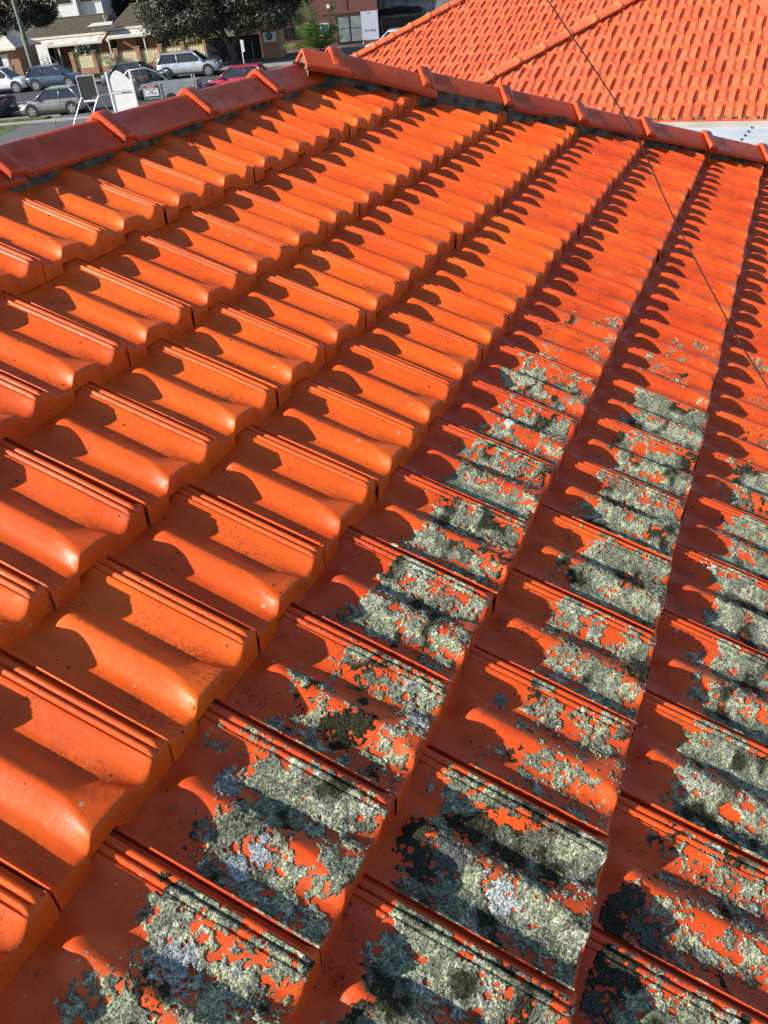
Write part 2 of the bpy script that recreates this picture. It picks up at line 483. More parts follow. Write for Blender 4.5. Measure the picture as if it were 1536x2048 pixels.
tile_place = {}
N_MAIN = 0
for k in range(1, 13):                       # k = course number, butt of the course at k*G
    off = 0.5 if k % 2 else 0.0
    for ui in range(-8, 36):
        u0 = ui + off + COURSE_DU.get(k, 0) + 0.03
        x0 = u0 * W; yb = -(k + COURSE_DV.get(k, 0)) * G
        ytop = yb + G
        if x0 > hip_x(-yb): continue
        cs = [ROOT_M @ Vector((x0 + a, b_, 0)) for a in (0, W) for b_ in (ytop, yb)]
        if not in_view(cs): continue
        r = random.Random(k * 1000 + ui)
        me = (old_meshes if k >= 5 or (k == 4 and ui > 9) else tile_meshes)[r.randrange(4)]
        mat = Matrix.Translation((x0 + r.uniform(-.0016, .0016), ytop + r.uniform(-.0035, .0035), H_OFF + r.uniform(-.0010, .0014))) @ \
            Matrix.Rotation(math.radians(r.uniform(-.5, .5)), 4, 'Z') @ Matrix.Rotation(math.radians(r.uniform(-.25, .25)), 4, 'Y') @ Matrix.Rotation(math.radians(r.uniform(-.25, .25)), 4, 'X')
        tile_place[(k, ui)] = mat
        # cut along the hip
        if x0 + W > hip_x(-ytop) - 0.03:
            d = Vector((1.345 * W, -G, 0)).normalized()
            no = Vector((-d.y, d.x, 0))
            if no.x < 0: no = -no
            p = Vector((hip_x(0) - 0.03, 0, 0))
            mi = mat.inverted()
            me2 = cut_mesh(me, mi @ p, mi.to_3x3() @ no, 'roof_tile')
            if me2 is None: continue
            me = me2
        o = bpy.data.objects.new('roof_tile', me)
        link(o, house); o.matrix_basis = mat
        N_MAIN += 1
print('main tiles', N_MAIN)

# sarking below the tiles, the other two slopes and the walls
mb = MB()
hx0, hx1 = hip_x(RIDGE_V), hip_x(13 * G)
mb.add([(-2.5, -RIDGE_V, -.085), (hx0, -RIDGE_V, -.085), (hx1, -13 * G, -.085), (-2.5, -13 * G, -.085)], [(0, 3, 2, 1)])
mb.build('roof_sarking', M_UNDER, house)
def wl(p): return ROOT_I @ Vector(p)
apex = ROOT_M @ Vector((hx0, -RIDGE_V, -.05)); rid0 = ROOT_M @ Vector((-2.5, -RIDGE_V, -.05))
hipe = ROOT_M @ Vector((hx1, -13 * G, -.05))
dx = hipe.x - apex.x; dy = hipe.y - apex.y; dz = hipe.z - apex.z
mb = MB()
mb.add([wl(rid0), wl(apex), wl((apex.x - dx, apex.y + dy, hipe.z)), wl((apex.x - dx, rid0.y, hipe.z))], [(0, 1, 2, 3)])
mb.add([wl(apex), wl(hipe), wl((apex.x - dx, apex.y + dy, hipe.z))], [(0, 1, 2)])
mb.build('rear_slope', M_CAP, house)
ez = hipe.z - 0.12
mb = MB()
ex = hipe.x
for (a, b_) in (((ex - .45, -2.4), (ex - .25, apex.y + dy - .5)), ((apex.x - dx + .3, apex.y + dy - .7), (ex - .25, apex.y + dy - .5)), ((apex.x - dx + .3, -2.4), (apex.x - dx + .5, apex.y + dy - .5))):
    v = [wl((x, y, z)) for x in (a[0], b_[0]) for y in (a[1], b_[1]) for z in (0, ez)]
    mb.add(v, [(0, 1, 3, 2), (4, 6, 7, 5), (0, 4, 5, 1), (2, 3, 7, 6), (0, 2, 6, 4), (1, 5, 7, 3)])
M_BRICK = brick_mat('red brick', (0.30, 0.095, 0.05), (0.40, 0.15, 0.075), (0.33, 0.27, 0.21))
mb.build('wall', M_BRICK, house)

# ------------------------------------------------------------------ ridge and hip capping
def cap_mesh(mat, L=0.53, w=0.086, drop=0.062, th=0.014, cl=0.062, low=False, seed=0):
    """angular capping, x along its length: a raised collar then the plain body; apex at z=0"""
    prof = [(-w - .003, -drop - .010), (-w, -drop), (-w * .5, -drop * .5 + .002), (-.016, -.0065), (-.008, -.0015), (0, 0), (.008, -.0015), (.016, -.0065), (w * .5, -drop * .5 + .002), (w, -drop), (w + .003, -drop - .010)]
    if low: prof = [prof[i] for i in (0, 1, 4, 6, 9, 10)]
    col = [(y * 1.14, z * 1.02 + .017) for y, z in prof]
    cole = [(y * 1.11, z * 1.02 + .013) for y, z in prof]
    inn = [(y * .90, z - th) for y, z in col]
    sec = [(0.0, inn), (0.0, cole), (0.004, col), (cl - .012, col), (cl, [(y * 1.06, z * 1.01 + .009) for y, z in prof]), (cl + .010, prof), (cl + .16, [(y, z - .0006) for y, z in prof]), (L * .72, [(y * .995, z - .001) for y, z in prof]), (L, [(y * .97, z - .006) for y, z in prof])]
    if low: sec = [sec[i] for i in (0, 2, 4, 5, 8)]
    n = len(prof); v = []; f = []
    for x, s in sec:
        for y, z in s: v.append((x, y, z))
    for i in range(len(sec) - 1):
        for k in range(n - 1):
            f.append((i * n + k, (i + 1) * n + k, (i + 1) * n + k + 1, i * n + k + 1))
    # underside
    b0 = len(v)
    for x, s in sec[1:]:
        for y, z in s: v.append((x, y * .93, z - th))
    m_ = len(sec) - 1
    for i in range(m_ - 1):
        for k in range(n - 1):
            f.append((b0 + i * n + k, b0 + i * n + k + 1, b0 + (i + 1) * n + k + 1, b0 + (i + 1) * n + k))
    for i in range(1, len(sec) - 1):
        for k in (0, n - 1):
            f.append((i * n + k, b0 + (i - 1) * n + k, b0 + i * n + k, (i + 1) * n + k))
    me = mesh_from('ridge_cap', v, f, mat)
    bm = bmesh.new(); bm.from_mesh(me); bmesh.ops.recalc_face_normals(bm, faces=bm.faces)
    if not low:
        bmesh.ops.bevel(bm, geom=[e for e in bm.edges if len(e.link_faces) == 2 and e.calc_face_angle(0) > .45], offset=.0022, segments=2, affect='EDGES', clamp_overlap=True)
    bm.to_mesh(me); bm.free()
    if not low:
        me.polygons.foreach_set('use_smooth', [True] * len(me.polygons))
        try: me.set_sharp_from_angle(angle=math.radians(40))
        except Exception: pass
    return me

def axis_matrix(p, d, up=Vector((0, 0, 1)), roll=0.0, tiltx=0.0):
    x = d.normalized(); y = up.cross(x).normalized(); z = x.cross(y)
    return Matrix(((x.x, y.x, z.x, p.x), (x.y, y.y, z.y, p.y), (x.z, y.z, z.z, p.z), (0, 0, 0, 1))) @ Matrix.Rotation(roll, 4, 'X') @ Matrix.Rotation(tiltx, 4, 'Y')

cap_me = cap_mesh(M_CAP)
cap_m0 = cap_mesh(M_CAP)
# ridge: along +Y in the world
rv, rh = RIDGE_V, 0.007           # apex position below/above the roof datum
for i, u in enumerate([4.58 - 1.95 * 3, 4.58 - 1.95 * 2, 4.58 - 1.95, 4.58, 6.53, 8.46, 10.41]):
    p = ROOT_M @ Vector((u * W, -rv, rh))
    r = random.Random(i)
    m_ = axis_matrix(p, Vector((0, 1, 0)), roll=math.radians(r.uniform(-1.2, 1.2)), tiltx=math.radians(r.uniform(-.3, .3)))
    o = bpy.data.objects.new('ridge_cap', cap_me); link(o, house); o.matrix_basis = ROOT_I @ m_
# hip: from the apex down to the right
d_hip = (ROOT_M.to_3x3() @ Vector((1.345 * W, -G, 0))).normalized()
hip_len = math.hypot(1.345 * W, G)
HIPP = [(12.46, -.17, .064)] + [(13.90 + 1.275 * n, .757 + 1.0 * n, .056) for n in range(10)]
for i, (u, k, hh) in enumerate(HIPP):
    p = ROOT_M @ Vector((u * W, -k * G, hh))
    r = random.Random(50 + i)
    m_ = axis_matrix(p, d_hip, roll=math.radians(r.uniform(-1.5, 1.5)), tiltx=math.radians(1.5 if i == 0 else r.uniform(-.3, .3)))
    o = bpy.data.objects.new('hip_cap', cap_me); link(o, house); o.matrix_basis = ROOT_I @ m_
# short end cap over the meeting of ridge and hips
cap0 = axis_matrix(ROOT_M @ Vector((11.98 * W, .375 * G, .060)), d_hip, tiltx=math.radians(-2.0))
sv = [(0.0, -.014), (0.0, 0.0), (.15, .0), (.19, -.004)]
prof_ = [(-.092, -.064), (-.089, -.055), (-.045, -.027), (-.014, -.0065), (0, 0), (.014, -.0065), (.045, -.027), (.089, -.055), (.092, -.064)]
V = []; F = []
for x, dz_ in ((0.0, 0), (.15, 0), (.20, -.004)):
    for y, z in prof_: V.append(cap0 @ Vector((x, y, z + dz_)))
for x, dz_ in ((0.0, 0), (.15, 0), (.20, -.004)):
    for y, z in prof_: V.append(cap0 @ Vector((x, y * .93, z + dz_ - .014)))
n = len(prof_)
for i in range(2):
    for k_ in range(n - 1):
        F.append((i * n + k_, (i + 1) * n + k_, (i + 1) * n + k_ + 1, i * n + k_ + 1))
        F.append(((3 + i) * n + k_, (3 + i) * n + k_ + 1, (4 + i) * n + k_ + 1, (4 + i) * n + k_))
for k_ in range(n - 1):
    F.append((k_, k_ + 1, 3 * n + k_ + 1, 3 * n + k_))
for i in range(2):
    for k_ in (0, n - 1):
        F.append((i * n + k_, (i + 1) * n + k_, (4 + i) * n + k_, (3 + i) * n + k_))
me = mesh_from('apex_cap', [ROOT_I @ p for p in V], F, M_CAP)
bm = bmesh.new(); bm.from_mesh(me); bmesh.ops.recalc_face_normals(bm, faces=bm.faces); bm.to_mesh(me); bm.free()
link(bpy.data.objects.new('apex_cap', me), house)
# the second hip, falling away behind the ridge
d2 = Vector((-d_hip.x, d_hip.y, d_hip.z))
pA = ROOT_M @ Vector((12.08 * W, .363 * G, 0.03))
for i in range(5):
    p = pA + d2 * (0.05 + i * hip_len) + Vector((0, 0, -.01))
    o = bpy.data.objects.new('hip_cap', cap_me); link(o, house); o.matrix_basis = ROOT_I @ axis_matrix(p, d2)

def vnoise(x, y, seed=0):
    """smooth value noise, numpy"""
    x = np.asarray(x, float); y = np.asarray(y, float)
    xi = np.floor(x).astype(np.int64); yi = np.floor(y).astype(np.int64)
    fx = x - xi; fy = y - yi; fx = fx * fx * (3 - 2 * fx); fy = fy * fy * (3 - 2 * fy)
    def h(a, b_):
        n = (a * 374761393 + b_ * 668265263 + seed * 974711) & 0x7fffffff
        n = ((n ^ (n >> 13)) * 1274126177) & 0x7fffffff
        n = n ^ (n >> 16)
        return (n & 0xffff) / 65535.0
    return (h(xi, yi) * (1 - fx) + h(xi + 1, yi) * fx) * (1 - fy) + (h(xi, yi + 1) * (1 - fx) + h(xi + 1, yi + 1) * fx) * fy

def fbm(x, y, o=4, seed=0):
    s = 0; a = 1; t = 0
    for i in range(o):
        s = s + a * vnoise(x * 2 ** i, y * 2 ** i, seed + i * 17); t += a; a *= .5
    return s / t

# mortar bedding below the caps: a lumpy pointed band, in lengths
def mortar_band(p_at, n_len, nz, name, mat, seed):
    V = []; F = []
    for i in range(n_len):
        for j in range(nz):
            V.append(p_at(i / (n_len - 1), j / (nz - 1), i, j))
    for i in range(n_len - 1):
        for j in range(nz - 1):
            F.append((i * nz + j, (i + 1) * nz + j, (i + 1) * nz + j + 1, i * nz + j + 1))
    me = fast_mesh(name, V, F, mat, True)
    o = bpy.data.objects.new(name, me); link(o, house)
    return o
def ridge_pt(a, b_, i, j):
    x = -1.4 + a * (hx0 + 1.55)
    n = float(fbm(x * 14, b_ * 3, 4, 5)) - .5; n2 = float(vnoise(x * 55, b_ * 9, 9)) - .5
    s = 0.006 * math.sin(x / (1.9 * W) * 6.28)
    return (x, 0.018 - .012 * b_ + .020 * n + .006 * n2, -0.022 - 0.085 * b_ + 0.003 * n)
mortar_band(ridge_pt, 620, 12, 'mortar_bedding', M_MORTAR, 1)
perp = Vector((-G, -1.345 * W, 0)).normalized()       # in the roof plane, from the hip to our side
def hip_pt(a, b_, i, j):
    v = -0.16 + a * 10.4 * G
    q = Vector((hip_x(v), -v, 0.016 - .13 * b_)) + perp * 0.056
    n = float(fbm(v * 14, b_ * 3, 4, 25)) - .5; n2 = float(vnoise(v * 50, b_ * 9, 19)) - .5
    q += perp * (.012 * b_ + .020 * n + .006 * n2)
    return tuple(q)
mortar_band(hip_pt, 900, 12, 'mortar_bedding', M_MORTAR, 2)
# pebbly plug filling the open end of the first hip cap
V = []; F = []
n1, n2_ = 60, 16
for i in range(n1):
    y = (i / (n1 - 1) * 2 - 1) * .086
    top = -.010 - abs(y) * .62
    for j in range(n2_):
        b_ = j / (n2_ - 1)
        z = top * (1 - b_) + (-.15) * b_
        x = .012 - .004 * b_ + .012 * (float(fbm(y * 60 + 9, z * 60, 3, 77)) - .5) - abs(y) * .0
        V.append(ROOT_I @ (cap0 @ Vector((x - .0, y, z))))
for i in range(n1 - 1):
    for j in range(n2_ - 1):
        F.append((i * n2_ + j, i * n2_ + j + 1, (i + 1) * n2_ + j + 1, (i + 1) * n2_ + j))
o = bpy.data.objects.new('mortar_plug', fast_mesh('mortar_plug', [tuple(p) for p in V], F, M_PEB)); link(o, house)

# ------------------------------------------------------------------ lichen crust on the lower courses
M_LICH, nt, b = nodes('lichen crust'); N = nt.nodes; L = nt.links
at = N.new('ShaderNodeAttribute'); at.attribute_name = 'tone'
geo = N.new('ShaderNodeNewGeometry')
n1 = N.new('ShaderNodeTexNoise'); n1.inputs['Scale'].default_value = 330; n1.inputs['Detail'].default_value = 4; L.new(geo.outputs['Position'], n1.inputs['Vector'])
rp = N.new('ShaderNodeValToRGB'); rp.color_ramp.elements[0].position = 0.38; rp.color_ramp.elements[1].position = 0.60
rp.color_ramp.elements[0].color = (0.34, 0.34, 0.31, 1); rp.color_ramp.elements[1].color = (1.30, 1.30, 1.24, 1)
L.new(n1.outputs['Fac'], rp.inputs[0])
mx = N.new('ShaderNodeMix'); mx.data_type = 'RGBA'; mx.blend_type = 'MULTIPLY'; mx.inputs[0].default_value = 1.0
L.new(at.outputs['Color'], mx.inputs[6]); L.new(rp.outputs[0], mx.inputs[7]); L.new(mx.outputs[2], b.inputs['Base Color'])
b.inputs['Roughness'].default_value = 0.95; b.inputs['Specular IOR Level'].default_value = 0.15
bp = N.new('ShaderNodeBump'); bp.inputs['Strength'].default_value = 0.8; bp.inputs['Distance'].default_value = 0.003
L.new(n1.outputs['Fac'], bp.inputs['Height']); L.new(bp.outputs[0], b.inputs['Normal'])

def lichen_amount(k, ui, x):
    """0..1 how much of the tile is covered; x = along-ridge position in tiles"""
    if k == 5:
        if x > 5.6: return .16 if x < 8 else 0
        if 0.3 < x < .7: return 0.56
        return 0.84 if x < 0 else 0.68
    if k == 6:
        if x > 6.1: return .2 if x < 9 else 0
        if .8 < x < 1.2: return 0.44
        return 0.92 if x < 1 else 0.84
    if k == 7:
        if x > 6.2: return .2 if x < 9 else 0
        if 0.3 < x < 0.7: return 0.40
        return 0.84
    if k >= 8:
        return 0.90 if x < 7 else 0
    return 0
SPOTS = {(5, .5): [(.27, .62, .034, (.030, .030, .016), 0), (.36, .70, .022, (.035, .034, .018), 0), (.62, .93, .02, (.40, .42, .40), 0)],
         (5, 4.5): [(.42, .54, .015, (.62, .64, .62), 0)], (7, 3.5): [(.86, .28, .018, (.62, .64, .60), 1)],
         (5, 5.5): [(.43, .36, .030, (.34, .38, .27), 0), (.43, .48, .026, (.36, .39, .28), 0), (.40, .27, .02, (.30, .33, .24), 0)],
         (5, -.5): [(.18, .55, .020, (.38, .41, .43), 0), (.30, .60, .016, (.30, .33, .36), 0), (.55, .30, .022, (.26, .28, .30), 0)],
         (7, .5): [(.10, .15, .034, (.035, .036, .024), 0), (.28, .20, .026, (.06, .062, .05), 0), (.15, .30, .03, (.10, .11, .09), 0)], (7, -.5): [(.80, .17, .036, (.04, .04, .028), 0), (.6, .14, .026, (.07, .075, .06), 0)],
         (6, 0): [(.40, .15, .032, (.035, .036, .024), 0), (.25, .22, .030, (.05, .052, .04), 0), (.36, .32, .028, (.11, .12, .11), 0), (.30, .62, .022, (.42, .45, .46), 0), (.6, .3, .018, (.03, .03, .02), 0)], (5, -1.5): [(.60, .55, .030, (.32, .34, .35), 0)],
         (6, 4): [(.5, .5, .02, (.03, .03, .02), 0)], (7, 1.5): [(.4, .4, .03, (.34, .36, .28), 0)]}
PAL = np.array([(0.45, 0.46, 0.31), (0.31, 0.33, 0.225), (0.23, 0.24, 0.18), (0.40, 0.41, 0.36), (0.15, 0.155, 0.12), (0.045, 0.046, 0.028)])
LV = []; LF = []; LC = []; nbase = 0
tri_total = 0
for (k, ui), mat in sorted(tile_place.items()):
    x = ui + (0.5 if k % 2 else 0)
    amt = lichen_amount(k, ui, x)
    if amt <= 0: continue
    amt *= .86 + .28 * random.Random(k * 77 + ui).random()
    c = ROOT_M @ (mat @ Vector((W / 2, -G / 2, 0)))
    dist = (c - camM.translation).length
    step = 0.0021 if dist < 1.5 else (0.0027 if dist < 2.0 else 0.0038)
    nx = int(W / step); ny = int(0.915 * G / step)
    uu = np.linspace(0.0, 0.945, nx); vv = np.linspace(.085, 1.0, ny)
    U, V = np.meshgrid(uu, vv)
    gx = mat.translation.x + U * W; gy = mat.translation.y - V * G       # roof coordinates for the noises
    r = np.random.RandomState(k * 100 + ui + 50)
    warp = 0.012 * (fbm(gx * 40, gy * 40, 3, 3) - .5)
    big = fbm((gx + warp) * 30 + r.rand() * 9, (gy + warp) * 15, 4, 11)
    fine = fbm(gx * 110, gy * 80, 4, 31)
    # colonies keep to the weathered middle of the exposed tile
    edge_v = np.clip((V - (.24 + .10 * r.rand())) / .14, 0, 1) * np.clip((1.0 - V) / .05 + .35, 0, 1)
    heavy = (k >= 6 and x <= .6) or k >= 8
    if heavy: edge_v = np.clip((V - .05) / .18, 0, 1)
    edge_u = np.clip(U / .10 + .2, 0, 1)
    sun_side = 0.05 * np.sin((U - .1) * 12.5)
    f = big * .54 + fine * .46 + (amt - .55) * .34 - .34 * (1 - edge_v) - .12 * (1 - edge_u) + sun_side
    # rounded rosettes at the fringe
    for _ in range(int(34 + 30 * amt) if amt > .3 else 5):
        cu, cv = r.rand(), .30 + .68 * r.rand(); rad = .003 + .020 * r.rand() ** 2.2
        d = np.hypot((U - cu) * W, (V - cv) * G) / rad
        f = np.maximum(f, .515 + .10 * (1 - d) + .14 * (fine - .5))
    spot_col = None
    for cu, cv, rad, cc_, ring in SPOTS.get((k, x), []):
        d = np.hypot((U - cu) * W, (V - cv) * G) / rad + 1.1 * (fine - .5) + .9 * (fbm(gx * 55 + cu * 9, gy * 55, 3, 13) - .5)
        ins = (d < 1) & ((d > .45) if ring else True)
        f = np.where(d < 1, np.where(ins, .53 + .10 * np.clip(1 - d, 0, 1), .40), f)
        spot_col = spot_col if spot_col is not None else []
        spot_col.append((ins, np.array(cc_)))
    th = 0.505
    frayed = f + .16 * (vnoise(gx / .0031, gy / .0031, 41) - .5) + .10 * (vnoise(gx / .006, gy / .006, 43) - .5)
    m = frayed > th
    # scattered crumbs
    crumb = (fbm(gx * 230, gy * 230, 2, 71) > .685 - .11 * np.clip((f - .34) / .14, 0, 1) - (.03 if heavy else 0)) & (fbm(gx * 18, gy * 18, 3, 5) > .38) & (V > .22)
    m = m | crumb
    e = np.clip((f - th) / .05, 0, 1)
    gran = vnoise(gx / .0042, gy / .0042, 91) * .55 + vnoise(gx / .0085, gy / .0085, 92) * .6 + .35 * vnoise(gx / .0024, gy / .0024, 93)
    H = 0.0002 + e * (.0004 + .0032 * gran * (.5 + big * .5)) 
    H = np.where(crumb & (f <= th), .0018, H)
    # species by position
    sp = fbm(gx * 24 + 40, gy * 30, 3, 51) + .25 * (vnoise(gx * 90, gy * 90, 52) - .5)
    dark = fbm(gx * 20 + 7, gy * 26 + 3, 3, 61)
    idx = np.digitize(sp, [.40, .52, .60, .67])            # 0..4
    lut = np.array([2, 1, 0, 3, 2])
    col = PAL[lut[np.clip(idx, 0, 4)]]
    if heavy: dark = dark + .045; sp = sp
    col = np.where((dark > .70)[..., None], PAL[5], col)
    col = np.where(((dark > .615) & (dark <= .70))[..., None], PAL[4], col)
    vg = vnoise(gx / .003, gy / .003, 95)
    col = col * ((0.50 + 1.0 * vg[..., None] ** 1.6) if heavy else (0.52 + .85 * vg[..., None] ** 1.2))
    for ins, cc_ in (spot_col or []):
        col = np.where(ins[..., None], cc_ * (.75 + .5 * vg[..., None]), col)
    yel = (fbm(gx * 60, gy * 60, 2, 99) > .93) & (e > .5)
    col = np.where(yel[..., None], np.array([.42, .36, .03]), col)
    Z = surf(U, V) + H
    X = 0.0025 + U * (W - 0.0025); Y = -V * G
    # over the butt: let the last row hang a little down the face
    P = np.stack([X, Y, Z, np.ones_like(X)], -1).reshape(-1, 4) @ np.array(ROOT_M @ mat).T
    cell = m[:-1, :-1] & m[1:, :-1] & m[:-1, 1:] & m[1:, 1:]
    cell = cell | (m[:-1, :-1] & crumb[:-1, :-1])
    jj, ii = np.nonzero(cell)
    q = np.stack([jj * nx + ii, (jj + 1) * nx + ii, (jj + 1) * nx + ii + 1, jj * nx + ii + 1], -1)
    used, inv_ = np.unique(q, return_inverse=True)
    LV.append(P[used, :3]); LC.append(col.reshape(-1, 3)[used]); LF.append(inv_.reshape(-1, 4) + nbase)
    # drop the fringe of each colony onto the tile
    nb = np.zeros_like(m, dtype=float); nb[1:-1, 1:-1] = (m[:-2, 1:-1] & m[2:, 1:-1] & m[1:-1, :-2] & m[1:-1, 2:])
    edge = (nb.reshape(-1)[used] < .5)
    nrm = np.array(ROOT_M.to_3x3() @ Vector((0, 0, 1)))
    LV[-1][edge] -= nrm * (H.reshape(-1)[used][edge][:, None] + .0003)
    nbase += len(used)
LVa = np.concatenate(LV); LFa = np.concatenate(LF); LCa = np.concatenate(LC)
me = fast_mesh('lichen', LVa, LFa, M_LICH, False)
ca = me.color_attributes.new('tone', 'FLOAT_COLOR', 'POINT')
ca.data.foreach_set('color', np.concatenate([np.clip(LCa, 0, 1), np.ones((len(LCa), 1))], 1).astype(np.float32).ravel())
lich = bpy.data.objects.new('lichen', me); link(lich)
tag(lich, 'grey green crusty lichen with dark moss growing over the orange tiles of the lower right courses', 'lichen', kind='stuff')
print('lichen quads', len(LFa))

# ------------------------------------------------------------------ neighbouring tiled roofs
NU = [0, .011, .038, .20, .26, .34, .42, .46, .55, .63, .72, .838, .85, .875, .898, .925, .95, .965, 1.0]
NVV = [-.1, .05, .2, .45, .8, .93, 1.0]
n_tiles = [tile_mesh('roof_tile', M_NTILE, NU, NVV, 40 + i, 0.0006, .011, False) for i in range(3)]
ncap_me = cap_mesh(M_NCAP, low=False)
def neighbour(name, label, P0, u_ph, rows, xr, hipA, hipB, cap_list, extra_in_view=60):
    """a slope facing us (towards -Y) rising to the back; P0 on its plane, rows counted up-slope"""
    RM = Matrix(((1, 0, 0, P0[0]), (0, CP, -SP, P0[1]), (0, SP, CP, P0[2] + Z0), (0, 0, 0, 1)))
    RI = RM.inverted()
    root = empty(name, matrix=RM); tag(root, label, 'house')
    cnt = 0; last = None
    hx = lambda y: hipA[0] + (y - hipA[1]) * (hipB[0] - hipA[0]) / (hipB[1] - hipA[1])
    d = Vector((hipB[0] - hipA[0], hipB[1] - hipA[1], 0)).normalized()
    for rr in range(rows[0], rows[1]):
        yb = (rr + 0.08) * .325; yt = yb + .325
        ph = u_ph if rr % 2 == 0 else u_ph - .5
        for ui in range(int(xr[0] / W) - 1, int(xr[1] / W) + 1):
            x0 = (ui + ph + .03) * W
            if x0 + W < hx(yb) or x0 > xr[1]: continue
            cs = [RM @ Vector((x0 + a, b_, 0)) for a in (0, W) for b_ in (yb, yt)]
            if not in_view(cs, extra_in_view): continue
            r = random.Random(rr * 991 + ui * 7)
            me = n_tiles[r.randrange(3)]
            m_ = Matrix.Translation((x0 + r.uniform(-.003, .003), yt + r.uniform(-.006, .006), -.012 + r.uniform(-.002, .003))) @ Matrix.Rotation(math.radians(r.uniform(-.8, .8)), 4, 'Z')
            if x0 < hx(yt) + .03:
                no = Vector((-d.y, d.x, 0))
                mi = m_.inverted()
                me = cut_mesh(me, mi @ Vector((hx(0) + .03, 0, 0)), mi.to_3x3() @ no, 'roof_tile')
                if me is None: continue
            o = bpy.data.objects.new('roof_tile', me); link(o, root); o.matrix_basis = m_
            cnt += 1
    # hip capping
    dirw = RM.to_3x3() @ d
    for i, (a, b_) in enumerate(cap_list):
        p = RM @ Vector((a * W, b_ * .325, .058))
        r = random.Random(i + 900)
        o = bpy.data.objects.new('hip_cap', ncap_me); link(o, root)
        o.matrix_basis = RI @ (axis_matrix(p, -dirw, roll=math.radians(r.uniform(-1.5, 1.5))))
    # bedding mortar under the caps
    mb = MB(); s_ = Vector((d.y, -d.x, 0))
    q0 = Vector((hipA[0], hipA[1], 0)); q1 = Vector((hipB[0], hipB[1], 0))
    a0, a1 = q0 + s_ * .07, q1 + s_ * .07; c0, c1 = q0 - s_ * .07, q1 - s_ * .07
    mb.add([(a0.x, a0.y, -.07), (a1.x, a1.y, -.07), (a1.x, a1.y, .022), (a0.x, a0.y, .022), (c0.x, c0.y, -.07), (c1.x, c1.y, -.07), (c1.x, c1.y, .022), (c0.x, c0.y, .022)],
           [(0, 1, 2, 3), (4, 7, 6, 5), (3, 2, 6, 7)])
    mb.build('mortar_bedding', M_NMORT, root)
    print(name, 'tiles', cnt)
    return root, RM, RI
M_NMORT = plain('pale mortar', (0.30, 0.16, 0.10), 0.9, var=.3, scale=20, bump=.5)
N1, R1, I1 = neighbour('tiled_house', 'neighbouring house with matt salmon terracotta roof at the upper right, close behind the near hip',
    (-.10, 10.807, -1.341), .72, (-1, 10), (-3.4, 3.2), (-2.118 + .10, 1.92 * .325), (-.698 + .10, 6.95 * .325),
    [(-8.41 + 1.184 * n + .5, 1.92 + 1.006 * n + .42) for n in range(-1, 9)])
N2, R2, I2 = neighbour('tiled_house', 'farther salmon terracotta roof beyond the neighbouring roof, its hip against the red brick building',
    (-4.77, 15.6, -1.29), .62, (-3, 11), (-3.2, 3.6), (-6.94 * W, .83 * .325), (-.85 * W, 6.02 * .325),
    [(-6.94 + 1.2 * n + .5, .83 + 1.035 * n + .42) for n in range(-2, 8)])
# slopes behind and walls below (mostly hidden from here)
M_WHITE = plain('white painted timber', (0.74, 0.74, 0.72), 0.5, var=.05, bump=.05)
M_CREAM = plain('cream painted boards', (0.70, 0.62, 0.45), 0.6, var=.08, bump=.1)
def n_body(root, RM, RI, hipA, hipB, yl, x1, under=-.13):
    hxx = lambda y: hipA[0] + (y - hipA[1]) * (hipB[0] - hipA[0]) / (hipB[1] - hipA[1])
    ylow, yhigh = yl
    mb = MB()
    mb.add([(hxx(ylow), ylow, under), (x1, ylow, under), (x1, yhigh, under), (hxx(yhigh), yhigh, under)], [(0, 1, 2, 3)])
    mb.build('roof_sarking', M_UNDER, root)
    A = RM @ Vector((hxx(ylow), ylow, under)); B = RM @ Vector((hxx(yhigh), yhigh, under))
    C1 = RM @ Vector((x1, yhigh, under))
    back = Vector((A.x, B.y + (B.y - A.y), A.z)); 
    mb = MB()
    mb.add([RI @ A, RI @ B, RI @ Vector((A.x, back.y, A.z))], [(0, 1, 2)])
    mb.add([RI @ B, RI @ C1, RI @ Vector((C1.x, back.y, A.z)), RI @ Vector((A.x, back.y, A.z))], [(0, 1, 2, 3)])
    mb.build('rear_slope', M_NTILE, root)
    mb = MB()
    x0, y0, z1 = A.x + .3, A.y + .3, A.z - .02
    v = [RI @ Vector((x, y, z)) for x in (x0, C1.x) for y in (y0, back.y - .3) for z in (0, z1)]
    mb.add(v, [(0, 1, 3, 2), (4, 6, 7, 5), (0, 4, 5, 1), (2, 3, 7, 6)])
    mb.build('wall', M_CREAM, root)
n_body(N1, R1, I1, (-2.118 + .10, 1.92 * .325), (-.698 + .10, 6.95 * .325), (-.87 * .325, 10 * .325), 4.0)
n_body(N2, R2, I2, (-6.94 * W, .83 * .325), (-.85 * W, 6.02 * .325), (-2.9 * .325, 11 * .325), 4.2)
# gutter, fascia, mossy grime at the eave and a corrugated lean-to below
M_GUT = plain('pale grey gutter', (0.36, 0.33, 0.29), 0.5, var=.1, scale=3, bump=.05)
M_SHEET = plain('pale corrugated sheet', (0.40, 0.44, 0.48), 0.4, metal=.1, var=.06, scale=4, bump=.03)
M_MOSS = plain('eave moss', (0.13, 0.13, 0.055), 0.95, var=.6, scale=60, bump=1.0, bscale=200)
ey = R1 @ Vector((0, -.87 * .325, -.04))
def box_world(name, x0, x1, y0, y1, z0, z1, mat, root, RI, bevel=0.0):
    mb = MB(); v = [RI @ Vector((x, y, z)) for x in (x0, x1) for y in (y0, y1) for z in (z0, z1)]
    mb.add(v, [(0, 1, 3, 2), (4, 6, 7, 5), (0, 4, 5, 1), (2, 3, 7, 6), (0, 2, 6, 4), (1, 5, 7, 3)])
    return mb.build(name, mat, root, bevel=bevel)
mb = MB()
